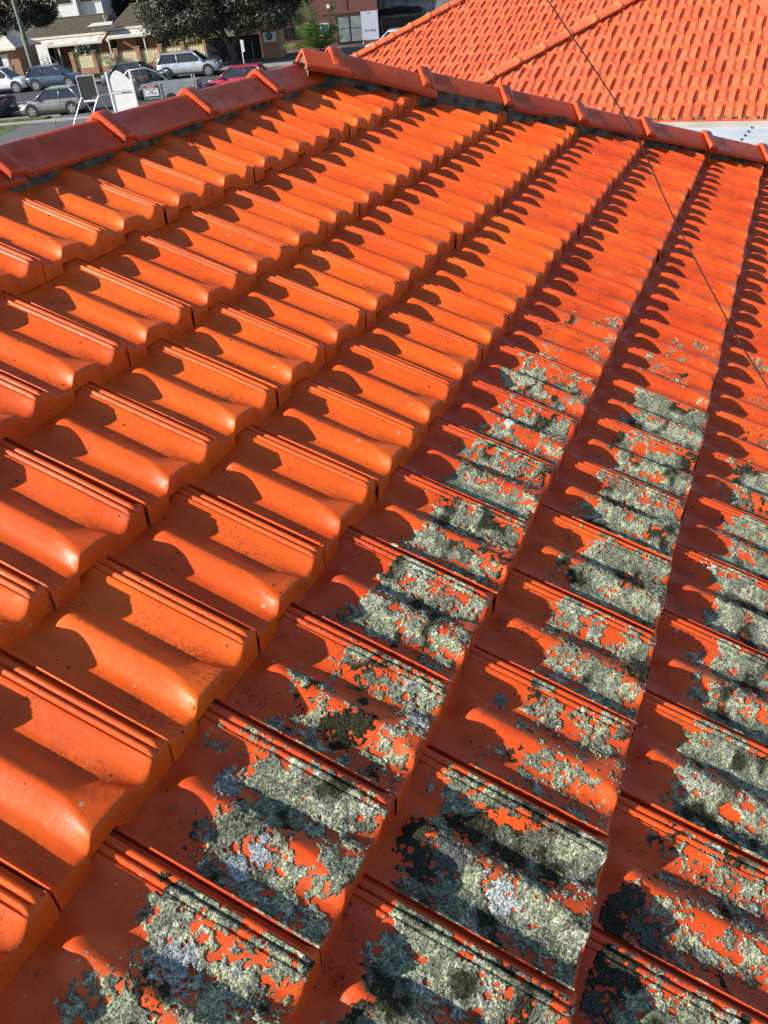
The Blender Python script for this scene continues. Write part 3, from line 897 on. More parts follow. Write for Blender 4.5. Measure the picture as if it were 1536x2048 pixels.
gp_ = [(-.015, -.005), (-.015, -.10), (-.12, -.105), (-.135, -.09), (-.135, -.02), (-.128, -.012), (-.122, -.02), (-.122, -.085), (-.03, -.09), (-.03, -.005)]
v0 = [RI for RI in (I1,)][0]
vv_ = [v0 @ Vector((x, ey.y + .02 + p_, ey.z + q_ - .005)) for x in (-1.5, 4.0) for p_, q_ in gp_]
n_ = len(gp_)
mb.add(vv_, [tuple(range(n_)), tuple(range(2 * n_ - 1, n_ - 1, -1))] + [(i, (i + 1) % n_, n_ + (i + 1) % n_, n_ + i) for i in range(n_)])
mb.build('gutter', M_GUT, N1)
# moss and grime tufts along the eave
mb = MB(); r = random.Random(5)
for i in range(130):
    x = -.3 + r.random() * 3.0; h = r.uniform(.008, .030); w_ = r.uniform(.012, .035)
    c = I1 @ Vector((x, ey.y + r.uniform(-.03, .015), ey.z + .006))
    pts = [(c.x + w_ * math.cos(t) * r.uniform(.7, 1.2), c.y + w_ * .5 * math.sin(t), c.z) for t in [j * 1.0472 for j in range(6)]]
    mb.add(pts + [(c.x, c.y, c.z + h)], [(j, (j + 1) % 6, 6) for j in range(6)])
o = mb.build('eave_moss', M_MOSS, N1); tag(o, kind='stuff')
# corrugated sheet roof: corrugations run with the eave
V = []; F = []
ny_ = 160; xs_ = [-1.6, 4.2]
for i in range(ny_):
    t = i / (ny_ - 1); y = ey.y - .105 - t * 2.6
    z = ey.z - .085 - t * .24 + .011 * math.sin(t * 2.6 / .076 * 6.283)
    for x in xs_: V.append(I1 @ Vector((x, y, z)))
for i in range(ny_ - 1): F.append((2 * i, 2 * i + 1, 2 * i + 3, 2 * i + 2))
o = bpy.data.objects.new('lean_to_sheet', fast_mesh('lean_to_sheet', [tuple(p) for p in V], F, M_SHEET)); link(o, N1)
M_DARK = plain('dark rubber', (0.02, 0.02, 0.022), 0.6, bump=.1)
mbs = MB(); mbs.disc((0, 0, 0), .011, .012, 'z', 8)
for i in range(12):
    t = .02 + i * .058 ; y = ey.y - .10 - t * 2.6
    q = I1 @ Vector((1.54 - t * .42, y, ey.z - .085 - t * .24 + .012))
    if i == 0:
        o0 = mbs.build('roof_screw', M_DARK, N1); o0.location = q
    else:
        o = bpy.data.objects.new('roof_screw', o0.data); link(o, N1); o.location = q
# painted flashing apron lying over the tiles in the far corner
mb = MB()
pts = [(1.02, 2.62, .012), (1.18, 2.42, .014), (1.36, 2.03, .012), (1.56, 1.70, .010), (2.6, 1.70, .012), (2.6, 3.2, .014), (1.0, 3.2, .016)]
mb.add([(p_[0] + .10, p_[1], p_[2] + .006) for p_ in pts] + [(p_[0] + .10, p_[1], p_[2] - .03) for p_ in pts],
       [tuple(range(7)), tuple(range(13, 6, -1))] + [(i, (i + 1) % 7, 7 + (i + 1) % 7, 7 + i) for i in range(7)])
mb.build('flashing_apron', M_NCAP, N1)

# ------------------------------------------------------------------ the overhead wire
M_WIRE = plain('brown cable sheath', (0.02, 0.007, 0.006), 0.85, var=.1, bump=0)
WP = [Vector(q) + Vector((0, 0, Z0)) for q in [(1.213, 1.931, .255), (1.468, 1.849, -.035), (1.617, 1.722, -.229), (1.806, 1.508, -.429), (1.914, 1.359, -.514)]]
WP = [WP[0] + (WP[0] - WP[1]) * 3.2, WP[0] + (WP[0] - WP[1]) * 1.2] + WP + [WP[4] + (WP[4] - WP[3]) * .7]
fine_ = []
for i in range(len(WP) - 1):
    p0, p1, p2, p3 = WP[max(i - 1, 0)], WP[i], WP[i + 1], WP[min(i + 2, len(WP) - 1)]
    for j in range(6):
        t = j / 6
        fine_.append(.5 * ((2 * p1) + (p2 - p0) * t + (2 * p0 - 5 * p1 + 4 * p2 - p3) * t * t + (3 * p1 - p0 - 3 * p2 + p3) * t ** 3))
fine_.append(WP[-1])
mb = MB(); mb.tube(fine_, .0019, 8)
o = mb.build('overhead_cable', M_WIRE, None, True)
tag(o, 'thin dark brown cable crossing in front of the roofs at the right', 'cable')

# ================================================================== the street beyond
SA = math.radians(21.0)
SO = Vector((-38.0, 37.2, 0))
SM = Matrix.Translation(SO) @ Matrix.Rotation(SA, 4, 'Z')      # street frame: x along the street, y away from us
def thing(name, label, cat, s=0.0, t=0.0, rz=0.0, group=None):
    o = empty(name, matrix=SM @ Matrix.Translation((s, t, 0)) @ Matrix.Rotation(rz, 4, 'Z'))
    return tag(o, label, cat, group)
def sheet(name, s0, s1, t0, t1, z, mat, thick=None):
    mb = MB()
    if thick: mb.box(s0, s1, t0, t1, z - thick, z)
    else: mb.add([(s0, t0, z), (s1, t0, z), (s1, t1, z), (s0, t1, z)], [(0, 1, 2, 3)])
    o = mb.build(name, mat); o.matrix_world = SM; return tag(o, kind='structure')

M_GRASS = plain('grass', (0.055, 0.10, 0.016), 0.95, var=.45, scale=1.4, bump=.6, bscale=20)
M_GROUND = plain('dry ground', (0.10, 0.10, 0.06), 0.95, var=.3, scale=.4, bump=.3, bscale=8)
M_ASPH = plain('asphalt', (0.052, 0.053, 0.056), 0.85, var=.15, scale=.8, bump=.5, bscale=60)
M_CONC = plain('concrete', (0.30, 0.28, 0.25), 0.85, var=.12, scale=2, bump=.3, bscale=60)
M_DRIVE = plain('grey driveway', (0.11, 0.11, 0.115), 0.85, var=.15, scale=1.5, bump=.3)
mb = MB(); mb.add([(-700, -500, -.02), (700, -500, -.02), (700, 900, -.02), (-700, 900, -.02)], [(0, 1, 2, 3)])
o = mb.build('ground', M_GROUND); tag(o, kind='structure')
sheet('lawn', -60, 60, -30, -.6, -.004, M_GRASS)
sheet('road', -120, 120, .5, 17.9, .0, M_ASPH)
sheet('kerb', -120, 1.2, .3, .52, .10, M_CONC, .15); sheet('kerb', 5.4, 120, .3, .52, .10, M_CONC, .15)
sheet('kerb', -120, 120, 17.85, 18.05, .12, M_CONC, .17)
sheet('nature_strip', -120, 0.6, -.7, .3, .06, M_GRASS, .1)
sheet('footpath', -120, 120, -1.9, -.7, .012, M_CONC)
sheet('driveway', .3, 6.5, -14, -1.9, .008, M_DRIVE)
sheet('driveway', 1.2, 5.4, -.7, .5, .016, M_DRIVE)
sheet('nature_strip', -120, 120, 18.05, 20.4, .05, M_CONC, .1)
sheet('nature_strip', -120, 6, 20.4, 25.6, .054, M_GRASS, .1)
sheet('forecourt', 6, 40, 20.4, 30.5, .05, M_DRIVE, .1)
def line_box(s0, s1, t0, t1):
    sheet('road_marking', s0, s1, t0, t1, .006, M_WHITE)
line_box(-60, 60, 9.15, 9.27)

# ------------------------------------------------------------------ glass and car finishes
def car_paint(name, col, metal=0.3):
    return plain(name, col, 0.34, metal=metal, var=.10, scale=1.8, bump=0, coat=.8)
M_GLASS, nt, b = nodes('tinted glass')
N = nt.nodes; L = nt.links
tc = N.new('ShaderNodeTexCoord'); nz = N.new('ShaderNodeTexNoise'); nz.inputs['Scale'].default_value = 1.6
L.new(tc.outputs['Object'], nz.inputs['Vector']); rp = N.new('ShaderNodeValToRGB')
rp.color_ramp.elements[0].color = (.012, .014, .016, 1); rp.color_ramp.elements[1].color = (.05, .055, .06, 1)
L.new(nz.outputs['Fac'], rp.inputs[0]); L.new(rp.outputs[0], b.inputs['Base Color']); b.inputs['Roughness'].default_value = .06; b.inputs['Specular IOR Level'].default_value = .8
M_TYRE = plain('tyre rubber', (0.018, 0.018, 0.019), .85, bump=.2)
M_RIM = plain('alloy rim', (0.45, 0.45, 0.46), .35, metal=.7, bump=0)
M_BLACK = plain('black plastic', (0.02, 0.02, 0.022), .5, bump=.05)
M_REDL = plain('red lamp lens', (0.30, 0.012, 0.012), .2, bump=0)
M_CLRL = plain('clear lamp lens', (0.62, 0.64, 0.66), .12, bump=0)
M_PLATE = plain('number plate', (0.66, 0.66, 0.62), .5, bump=0)
M_CHROME = plain('bright metal', (0.55, 0.56, 0.58), .28, metal=.9, bump=0)

def car(label, s, t, rz, paint, Lc=4.3, Wc=1.78, Hc=1.48, kind='hatch', group='cars parked along the street', tilt=0):
    root = thing('parked_car', label, 'car', s, t, rz, group)
    w = Wc / 2; h = Hc
    belt = h * .62; clear = .20 if kind != 'suv' else .26
    front, rear = Lc / 2, -Lc / 2
    if kind == 'hatch':   top = [(rear, .72), (rear + .10, 1.0), (rear + .55, 1.0), (.15, 1.0), (front - 1.15, .98), (front - .35, .80), (front - .08, .62), (front, .50)]
    elif kind == 'sedan': top = [(rear, .70), (rear + .12, .98), (rear + .8, 1.02), (.3, 1.0), (front - 1.25, .97), (front - .4, .82), (front - .08, .62), (front, .48)]
    elif kind == 'ute':   top = [(rear, .95), (rear + .05, 1.05), (rear + 1.6, 1.05), (.1, 1.02), (front - 1.2, 1.02), (front - .3, .92), (front - .06, .8), (front, .6)]
    else:                 top = [(rear, .74), (rear + .08, 1.0), (rear + .5, 1.0), (.1, 1.0), (front - 1.2, 1.0), (front - .32, .88), (front - .06, .70), (front, .55)]
    xs = np.unique(np.concatenate([np.linspace(rear, front, 25), [q[0] for q in top]]))
    tz = np.interp(xs, [q[0] for q in top], [q[1] * belt for q in top])
    V = []; F = []
    for x, z1 in zip(xs, tz):
        e = min(1.0, (front - x) / .5, (x - rear) / .4); e = max(e, 0.0) ** .5
        ww = w * (.80 + .20 * e); zb = clear + .10 * (1 - e)
        sec = [(0, zb), (ww * .86, zb), (ww * .965, zb + .06), (ww, zb + .22), (ww * 1.0, zb + (z1 - zb) * .58), (ww * .975, z1 - .12), (ww * .93, z1 - .03), (ww * .86, z1), (ww * .4, z1 + .025), (0, z1 + .03)]
        full = [(-y, z) for y, z in sec[1:-1]][::-1]
        for y, z in sec + full: V.append((x, y, z))
    n = 18
    for i in range(len(xs) - 1):
        for k in range(n):
            F.append((i * n + k, i * n + (k + 1) % n, (i + 1) * n + (k + 1) % n, (i + 1) * n + k))
    F.append(tuple(range(n))); F.append(tuple((len(xs) - 1) * n + k for k in range(n))[::-1])
    mb = MB(); mb.add(V, F); mb.build('body', paint, root, smooth=True)
    # glasshouse
    ws0, ws1 = front - (1.05 if kind != 'ute' else 1.25), front - (1.85 if kind != 'ute' else 1.9)
    if kind == 'sedan': rr1, rr0 = rear + 1.35, rear + .65
    elif kind == 'ute': rr1, rr0 = rear + 1.75, rear + 1.6
    elif kind == 'suv': rr1, rr0 = rear + .55, rear + .12
    else: rr1, rr0 = rear + .75, rear + .22
    zt = h - .04; zb = belt - .02
    def ghs(x0, x1, x2, x3, wb, wt, z0, z1):   # rear foot, rear head, front head, front foot
        return [(x0, -wb, z0), (x0, wb, z0), (x3, wb, z0), (x3, -wb, z0), (x1, -wt, z1), (x1, wt, z1), (x2, wt, z1), (x2, -wt, z1)]
    fc = [(0, 3, 2, 1), (4, 5, 6, 7), (0, 1, 5, 4), (1, 2, 6, 5), (2, 3, 7, 6), (3, 0, 4, 7)]
    mb = MB(); mb.add(ghs(rr0, rr1, ws1, ws0, w * .88, w * .70, zb, zt - .01), fc); mb.build('glasshouse', M_GLASS, root, bevel=.03)
    # roof skin and pillars
    mb = MB(); mb.add(ghs(rr1 - .08, rr1 + .02, ws1 - .02, ws1 + .06, w * .735, w * .66, zt - .03, h), fc); mb.build('roof', paint, root, bevel=.02, smooth=False)
    def pillar(a, b_, r_=.035):
        for sy in (-1, 1):
            mb = MB(); mb.tube([(a[0], sy * w * .885, a[1]), (b_[0], sy * w * .71, b_[1])], [r_, r_ * .9], 6); mb.build('pillar', paint if kind != 'ute' else M_BLACK, root, smooth=True)
    pillar((ws0, zb), (ws1, zt)); pillar((rr0 + .05, zb), (rr1, zt), .07); xm = (ws1 + rr1) / 2 - .05
    pillar((xm, zb), (xm - .02, zt), .03)
    # wheels
    r_w = .33 if kind in ('hatch', 'sedan') else .37
    for x in (front - .82, rear + .80):
        for sy in (-1, 1):
            mb = MB(); mb.disc((x, sy * (w - .085), r_w + .05), r_w + .055, .19, 'y', 20); mb.build('wheel_arch', M_BLACK, root)
            mb = MB(); mb.disc((x, sy * (w - .10), r_w), r_w, .215, 'y', 22); tyre = mb.build('wheel', M_TYRE, root, smooth=False)
            mb = MB(); mb.disc((x, sy * (w + .012), r_w), r_w * .66, .012, 'y', 18)
            rim = mb.build('rim', M_RIM, tyre)
            mb = MB()
            for q in range(5):
                a = q * 1.2566 + .3; cx, cz = x + .13 * math.cos(a), r_w + .13 * math.sin(a)
                mb.add([(x + .06 * math.cos(a + .75), sy * (w + .0195), r_w + .06 * math.sin(a + .75)), (x + .205 * math.cos(a + .33), sy * (w + .0195), r_w + .205 * math.sin(a + .33)), (x + .205 * math.cos(a + .93), sy * (w + .0195), r_w + .205 * math.sin(a + .93))], [(0, 1, 2)])
            o_ = mb.build('spoke_gap', M_BLACK, tyre); tag(o_, kind='stuff')
    # lamps, bumper, plate, mirrors, sill
    for sy in (-1, 1):
        mb = MB(); mb.box(front - .34, front - .055, sy * w * .60 - .13, sy * w * .60 + .17 * sy + .02, belt * .70, belt * .82); mb.build('headlight', M_CLRL, root, bevel=.02)
        mb = MB(); mb.box(rear - .012, rear + .16, sy * w * .70 - .17, sy * w * .70 + .17, belt * .78, belt * .92); mb.build('tail_light', M_REDL, root, bevel=.02)
        mb = MB(); mb.box(ws0 - .32, ws0 - .14, sy * (w + .02) - .08, sy * (w + .02) + .08, belt + .02, belt + .15); mb.build('side_mirror', paint, root, bevel=.03)
        mb = MB(); mb.box(rear + 1.2, front - 1.2, sy * w - .012, sy * w + .012, clear - .01, clear + .09); mb.build('sill', M_BLACK, root)
        for xd in (xm, ):
            mb = MB(); mb.box(xd - .006, xd + .006, sy * (w + .002) - .004, sy * (w + .002) + .004, clear + .15, belt - .05); mb.build('door_seam', M_BLACK, root)
        mb = MB(); mb.box(xm - .32, xm - .14, sy * (w + .01) - .012, sy * (w + .01) + .012, belt - .17, belt - .14); mb.build('door_handle', M_CHROME, root)
    mb = MB(); mb.box(front - .06, front + .012, -w * .55, w * .55, clear + .12, clear + .34); mb.build('grille', M_BLACK, root, bevel=.01)
    mb = MB(); mb.box(front + .008, front + .022, -.19, .19, clear + .16, clear + .27); mb.build('number_plate', M_PLATE, root)
    mb = MB(); mb.box(rear - .025, rear - .01, -.19, .19, clear + .30, clear + .41); mb.build('number_plate', M_PLATE, root)
    mb = MB(); mb.box(rear - .015, rear + .1, -w * .84, w * .84, clear, clear + .18); mb.build('rear_bumper', M_BLACK, root, bevel=.02)
    if kind == 'suv':
        for sy in (-1, 1):
            mb = MB(); mb.tube([(rr1 + .1, sy * w * .62, h + .04), (ws1 - .1, sy * w * .62, h + .04)], .022, 6); mb.build('roof_rail', M_CHROME, root)
    if kind == 'ute':
        mb = MB(); mb.box(rear + .06, rr0 - .05, -w * .86, w * .86, belt * 1.05, belt * 1.07); mb.build('tub_cover', M_BLACK, root)
    return root
P_SILVER = car_paint('silver paint', (0.60, 0.62, 0.65), .5)
P_GREY = car_paint('warm silver paint', (0.30, 0.29, 0.28), .6)
P_WHITE = car_paint('white paint', (0.78, 0.79, 0.80), 0)
P_BLUE = car_paint('slate blue paint', (0.075, 0.115, 0.175), .5)
P_NAVY = car_paint('navy paint', (0.012, 0.016, 0.035), .3)
P_STEEL = car_paint('blue grey paint', (0.07, 0.09, 0.12), .5)
P_RED = car_paint('cherry red paint', (0.52, 0.035, 0.09), .2)
car('silver grey hatchback parked alone on the near side of the road', .75, 1.15, math.pi + .04, P_GREY, 4.05, 1.7, 1.44, 'hatch')
car('dark navy utility cut off by the left edge of the picture', -5.0, 2.2, math.pi, P_NAVY, 5.0, 1.85, 1.7, 'ute')
car('white four wheel drive facing right at the far kerb by the left edge', -10.05, 16.5, 0, P_WHITE, 4.75, 1.9, 1.68, 'suv')
car('slate blue small SUV parked between the white one and the black framed stand', -5.65, 16.6, 0, P_BLUE, 4.25, 1.8, 1.55, 'suv')
car('blue grey sedan seen over the white gate panel', 1.55, 13.8, .03, P_STEEL, 4.7, 1.83, 1.46, 'sedan')
car('bright silver SUV with roof rails parked in front of the cream fence', 5.0, 16.3, 0, P_SILVER, 4.75, 1.86, 1.66, 'suv')
car('cherry red hatchback partly hidden by the orange ridge capping', 11.4, 3.6, math.pi, P_RED, 4.2, 1.75, 1.50, 'hatch')
car('white car just showing behind the far salmon hip under the sale board', 20.3, 17.5, math.pi, P_WHITE, 4.4, 1.8, 1.72, 'suv')

# ------------------------------------------------------------------ fence of brick piers and cream pickets
M_PIER = brick_mat('orange brick', (0.42, 0.17, 0.085), (0.52, 0.23, 0.12), (0.42, 0.33, 0.25))
M_PICK = plain('cream pickets', (0.72, 0.62, 0.38), .7, var=.08, scale=9, bump=.1)
fence = thing('picket_fence', 'low fence of orange brick piers with cream picket panels in front of the verandah houses', 'fence', 0, 26)
piers = [-7.84 + 1.96 * i for i in range(0, 7)]
for i, s in enumerate(piers):
    mb = MB(); mb.box(s - .17, s + .17, -.17, .17, 0, 1.66); mb.box(s - .20, s + .20, -.20, .20, 1.662, 1.74); mb.build('pier', M_PIER, fence)
mb = MB()
mb.box(-8.1, 4.2, -.06, .06, 0, .48); mb.build('base_wall', M_PIER, fence)
for i in range(len(piers) - 1):
    a, b_ = piers[i] + .18, piers[i + 1] - .18
    n = 12; wd = (b_ - a) / n
    mb = MB()
    for k in range(n):
        x0 = a + k * wd + .004; x1 = a + (k + 1) * wd - .004; xc = (x0 + x1) / 2
        hp = 1.36
        mb.prism([(x0, .50), (x1, .50), (x1, hp), (xc + .012, hp + .03), (xc + .02, hp + .13), (xc, hp + .17), (xc - .02, hp + .13), (xc - .012, hp + .03), (x0, hp)], -.03 + (.012 if k % 2 else 0), .0 + (.012 if k % 2 else 0), 'y')
    o = mb.build('picket_panel', M_PICK, fence); tag(o, kind='stuff')

# ------------------------------------------------------------------ verandah cottages
M_DROOF = plain('dark brown concrete tiles', (0.085, 0.070, 0.045), .8, var=.15, scale=2, bump=.3)
M_TRIM = plain('off white trim', (0.62, 0.58, 0.50), .6, var=.05, bump=.05)
M_SHADE = plain('dark interior glass', (0.025, 0.022, 0.022), .2, var=.3, scale=2, bump=0)
M_VROOF = plain('striped verandah iron', (0.58, 0.56, 0.50), .5, var=.2, scale=1.2, bump=.05)
def rowed_roof(root, poly_fn, rows, mat, name='roof'):
    """stepped courses of a far roof; poly_fn(f) gives left and right ends at height fraction f"""
    V = []; F = []
    for i in range(rows):
        (x0, y0, z0), (x1, y1, z1) = poly_fn(i / rows); (x2, y2, z2), (x3, y3, z3) = poly_fn((i + 1) / rows)
        b = len(V); lift = .03
        V += [(x0, y0, z0 + lift), (x1, y1, z1 + lift), (x3, y3, z3), (x2, y2, z2), (x0, y0, z0), (x1, y1, z1)]
        F += [(b, b + 1, b + 2, b + 3), (b + 4, b + 5, b + 1, b)]
    mb = MB(); mb.add(V, F); o = mb.build(name, mat, root); return o
def cottage(label, s0, s1, t0, ridge_s, posts, wins, eave=2.85, zr=4.1, tr=38.0, hip_l=True, hip_r=True):
    root = thing('verandah_cottage', label, 'house', 0, 0, 0, 'verandah cottages across the street')
    tw = t0 + 1.9                      # front wall
    mb = MB(); mb.box(s0 + .3, s1 - .3, tw, tw + 9, 0, eave); mb.build('wall', M_BRICK, root)
    rowed_roof(root, lambda f: ((s0 + (ridge_s[0] - s0) * f, tw - .35 + (tr - tw + .35) * f, eave + (zr - eave) * f), (s1 + (ridge_s[1] - s1) * f, tw - .35 + (tr - tw + .35) * f, eave + (zr - eave) * f)), 15, M_DROOF)
    mb = MB()
    mb.add([(s0, tw - .35, eave), (ridge_s[0], tr, zr), (s0, 2 * tr - tw, eave), (s1, tw - .35, eave), (ridge_s[1], tr, zr), (s1, 2 * tr - tw, eave)], [(0, 1, 2), (3, 5, 4), (1, 4, 5, 2)])
    mb.build('rear_roof', M_DROOF, root)
    mb = MB(); mb.tube([(ridge_s[0], tr, zr + .04), (ridge_s[1], tr, zr + .04)], .09, 6); mb.build('ridge_capping', M_DROOF, root)
    mb = MB(); mb.box(s0 - .02, s1 + .02, tw - .50, tw - .36, eave - .16, eave + .02); mb.build('gutter', M_TRIM, root)
    # bull-nose verandah: striped sheets
    n = 14
    for i in range(n):
        a = s0 + .2 + (s1 - s0 - .4) * i / n; b_ = s0 + .2 + (s1 - s0 - .4) * (i + 1) / n
        mb = MB(); mb.add([(a, t0 - .1, eave - .62), (b_, t0 - .1, eave - .62), (b_, tw - .37, eave - .19), (a, tw - .37, eave - .19), (a, t0 - .1, eave - .66), (b_, t0 - .1, eave - .66), (b_, tw - .37, eave - .23), (a, tw - .37, eave - .23)],
                          [(0, 1, 2, 3), (4, 7, 6, 5), (0, 4, 5, 1)])
        mb.build('verandah_sheet', M_VROOF if i % 2 else M_TRIM, root)
    mb = MB(); mb.box(s0 + .18, s1 - .18, t0 - .16, t0 - .06, eave - .76, eave - .60); mb.build('verandah_beam', M_TRIM, root)
    for p_ in posts:
        mb = MB(); mb.box(p_ - .055, p_ + .055, t0 - .02, t0 + .09, 0, eave - .70)
        po = mb.build('verandah_post', M_TRIM, root)
        mb = MB()
        for sg in (-1, 1):
            arc = [(p_ + sg * .055, eave - 1.15)] + [(p_ + sg * (.055 + .40 * (1 - math.cos(a))), eave - 1.15 + .40 * math.sin(a)) for a in [j * .26 for j in range(1, 7)]]
            pts = arc + [(p_ + sg * .055, eave - .75)]
            mb.prism(pts, t0 + .02, t0 + .05, 'y')
        mb.build('bracket', M_TRIM, po)
    for (a, b_, z0, z1, nm) in wins:
        mb = MB(); mb.box(a - .07, b_ + .07, tw - .05, tw + .05, z0 - .07, z1 + .07); fr = mb.build(nm, M_TRIM if nm == 'window' else M_BRICK, root)
        mb = MB(); mb.box(a, b_, tw - .075, tw - .055, z0, z1); mb.build('pane' if nm == 'window' else 'door_leaf', M_SHADE, fr)
    mb = MB(); mb.box(s0 + .1, s1 - .1, t0 - .2, tw, 0, .25); mb.build('verandah_floor', M_CONC, root)
    return root
c1_ = cottage('long verandah cottage with dark brown roof behind the green pole', -15.3, -6.6, 31, (-14.6, -8.2), (-14.05, -11.05, -8.23), [(-13.6, -12.3, .7, 2.1, 'window'), (-10.5, -9.6, .3, 2.1, 'door'), (-9.1, -7.9, .8, 2.1, 'window')], 2.75, 3.95)
c2_ = cottage('right hand verandah cottage with a brown hipped roof beside the big tree', -6.5, .9, 31, (-5.87, -1.6), (-6.21, -2.92, .3), [(-4.3, -3.3, .3, 2.1, 'door'), (-2.3, -1.1, .8, 2.1, 'window')], 2.95, 4.5)
mb = MB(); mb.box(-7.4, -5.75, 31.1, 32.4, 3.0, 3.35); mb.add([(-7.8, 30.8, 3.30), (-5.5, 30.8, 3.30), (-5.9, 32.5, 3.5), (-7.8, 32.5, 3.5)], [(0, 1, 2, 3)]); mb.build('party_gable', M_TRIM, c2_)
for q in ((-7.35, 34.5, 3.3), (-5.0, 37.9, 4.45)):
    mb = MB(); mb.tube([q, (q[0] - .02, q[1], q[2] + .75)], .05, 6); mb.build('vent_pipe', M_TRIM, c2_)
# white upper-storey house behind
wh = thing('weatherboard_house', 'white weatherboard upper storey rising behind the brown cottage roof', 'house', -13.6, 44)
for i in range(22):
    mb = MB(); z0 = 3.0 + i * .16
    mb.prism([(-.02, z0), (0, z0 + .158), (4, z0 + .158), (4, z0)], -2.6, .05, 'x') if i % 1 == 0 else None
    mb.build('weatherboard', M_WHITE, wh)
mb = MB(); mb.box(.0, 2.6, .6, 4, 0, 3.2); mb.box(-2.6, 0, .4, 4, 0, 3.2); mb.build('wall', M_WHITE, wh)
for i in range(22):
    mb = MB(); z0 = 3.0 + i * .16
    mb.prism([(.55, z0), (.57, z0 + .158), (4, z0 + .158), (4, z0)], .1, 2.6, 'x'); mb.build('weatherboard', M_WHITE, wh)
mb = MB(); mb.box(-.12, .22, -.09, .62, 2.9, 6.6); mb.build('corner_board', M_WHITE, wh)
for a, b_ in ((-1.9, -.3), (.5, 2.3)):
    mb = MB(); mb.box(a - .08, b_ + .08, -.06 if a < 0 else .49, .1 if a < 0 else .6, 5.0, 6.5); fr = mb.build('window', M_TRIM, wh)
    mb = MB(); mb.box(a, b_, -.08 if a < 0 else .47, -.065 if a < 0 else .485, 5.08, 6.4); mb.build('pane', M_SHADE, fr)
mb = MB(); mb.add([(-2.9, -.5, 6.6), (2.9, -.5, 6.6), (2.0, 2.5, 7.6), (-2.0, 2.5, 7.6), (-2.9, 5, 6.6), (2.9, 5, 6.6)], [(0, 1, 2, 3), (3, 2, 5, 4), (0, 3, 4), (1, 5, 2)]); mb.build('roof', M_DROOF, wh)
# cream roofed brick house at the far left
ch = thing('brick_house', 'orange brick house with a pale cream roof at the left edge behind the pole', 'house', -16.5, 27)
M_CROOF = plain('pale cream roof tiles', (0.62, 0.56, 0.48), .8, var=.1, scale=3, bump=.3)
mb = MB(); mb.box(-3, 3.45, 0, 5, 0, 2.45); mb.build('wall', M_PIER, ch)
rowed_roof(ch, lambda f: ((-3.4 + 2.2 * f, -.35 + 2.6 * f, 2.4 + 1.25 * f), (3.6 - 2.2 * f, -.35 + 2.6 * f, 2.4 + 1.25 * f)), 10, M_CROOF)
mb = MB(); mb.add([(3.6, -.35, 2.4), (1.4, 2.25, 3.65), (3.6, 5.3, 2.4), (-3.4, -.35, 2.4), (-1.2, 2.25, 3.65), (-3.4, 5.3, 2.4)], [(0, 2, 1), (3, 4, 5), (1, 2, 5, 4)]); mb.build('rear_roof', M_CROOF, ch)
mb = MB(); mb.box(-3.4, 3.6, -.47, -.36, 2.28, 2.42); mb.build('gutter', M_TRIM, ch)
mb = MB(); mb.box(1.2, 2.5, -.05, .05, .9, 2.0); fr = mb.build('window', M_WHITE, ch)
mb = MB(); mb.box(1.28, 1.85, -.075, -.055, .98, 1.92); mb.build('pane', M_SHADE, fr)
mb = MB(); mb.box(1.93, 2.42, -.075, -.055, .98, 1.92); mb.build('curtain', M_WHITE, fr)
cf = thing('front_wall', 'low sunlit rendered and brick front wall at the left edge behind the white four wheel drive', 'wall', -13.5, 25.6)
mb = MB(); mb.box(-4, .2, -.1, .1, 0, 1.1); mb.build('wall_panel', M_CONC, cf)
for x in (-3.9, -1.9, .2):
    mb = MB(); mb.box(x - .16, x + .16, -.16, .16, 0, 1.25); mb.build('pier', M_PIER, cf)

# ------------------------------------------------------------------ red brick building, its neighbours
M_SHADED_BRICK = brick_mat('shaded red brick', (0.15, 0.042, 0.030), (0.20, 0.062, 0.040), (0.16, 0.10, 0.085))  # redder brick, darkened so its colour carries the wall's shade
rb = thing('brick_building', 'two storey red brick building with a dark framed window beside the for sale board', 'building', 0, 31)
mb = MB(); mb.box(5.6, 18.35, 0, 9, -.1, 8.0); mb.build('wall', M_SHADED_BRICK, rb)
mb = MB(); mb.box(13.4, 18.45, -.06, -.001, 2.45, 2.62); mb.box(15.68, 15.74, -.05, -.001, 2.62, 7.9); mb.build('string_course', M_SHADED_BRICK, rb)
def window(root, x0, x1, z0, z1, y=-.001, bars=1, mid=True, mat=None, frame=None):
    mb = MB(); f_ = .07
    mb.box(x0, x1, y - .07, y, z0, z0 + f_); mb.box(x0, x1, y - .07, y, z1 - f_, z1); mb.box(x0, x0 + f_, y - .07, y, z0 + f_, z1 - f_); mb.box(x1 - f_, x1, y - .07, y, z0 + f_, z1 - f_)
    for i in range(bars):
        xc = x0 + (x1 - x0) * (i + 1) / (bars + 1); mb.box(xc - f_ / 2, xc + f_ / 2, y - .07, y, z0 + f_, z1 - f_)
    fr = mb.build('window', frame or M_BLACK, root)
    mb = MB(); mb.box(x0 + f_, x1 - f_, y - .03, y - .012, z0 + f_, z1 - f_); p = mb.build('pane', mat or M_SHADE, fr)
    if mid:
        mb = MB(); zc = z0 + (z1 - z0) * .52; mb.box(x0 + f_, x1 - f_, y - .045, y - .032, zc - .02, zc + .02); mb.build('glazing_bar', M_BLACK, fr)
    return fr
M_BLIND = plain('grey green blind behind glass', (0.20, 0.24, 0.24), .25, var=.15, scale=1.5, bump=0)
window(rb, 14.65, 16.95, .25, 2.32, bars=1, mat=M_BLIND)
window(rb, 9.9, 12.2, .9, 1.75, bars=2, mid=False)
mb = MB(); mb.disc((14.08, -.05, 3.08), .17, .08, 'y', 6); mb.build('alarm_box', M_WHITE, rb)
mb = MB(); mb.box(13.2, 13.98, -.10, -.001, .9, 1.9); fr = mb.build('display_case', M_WHITE, rb)
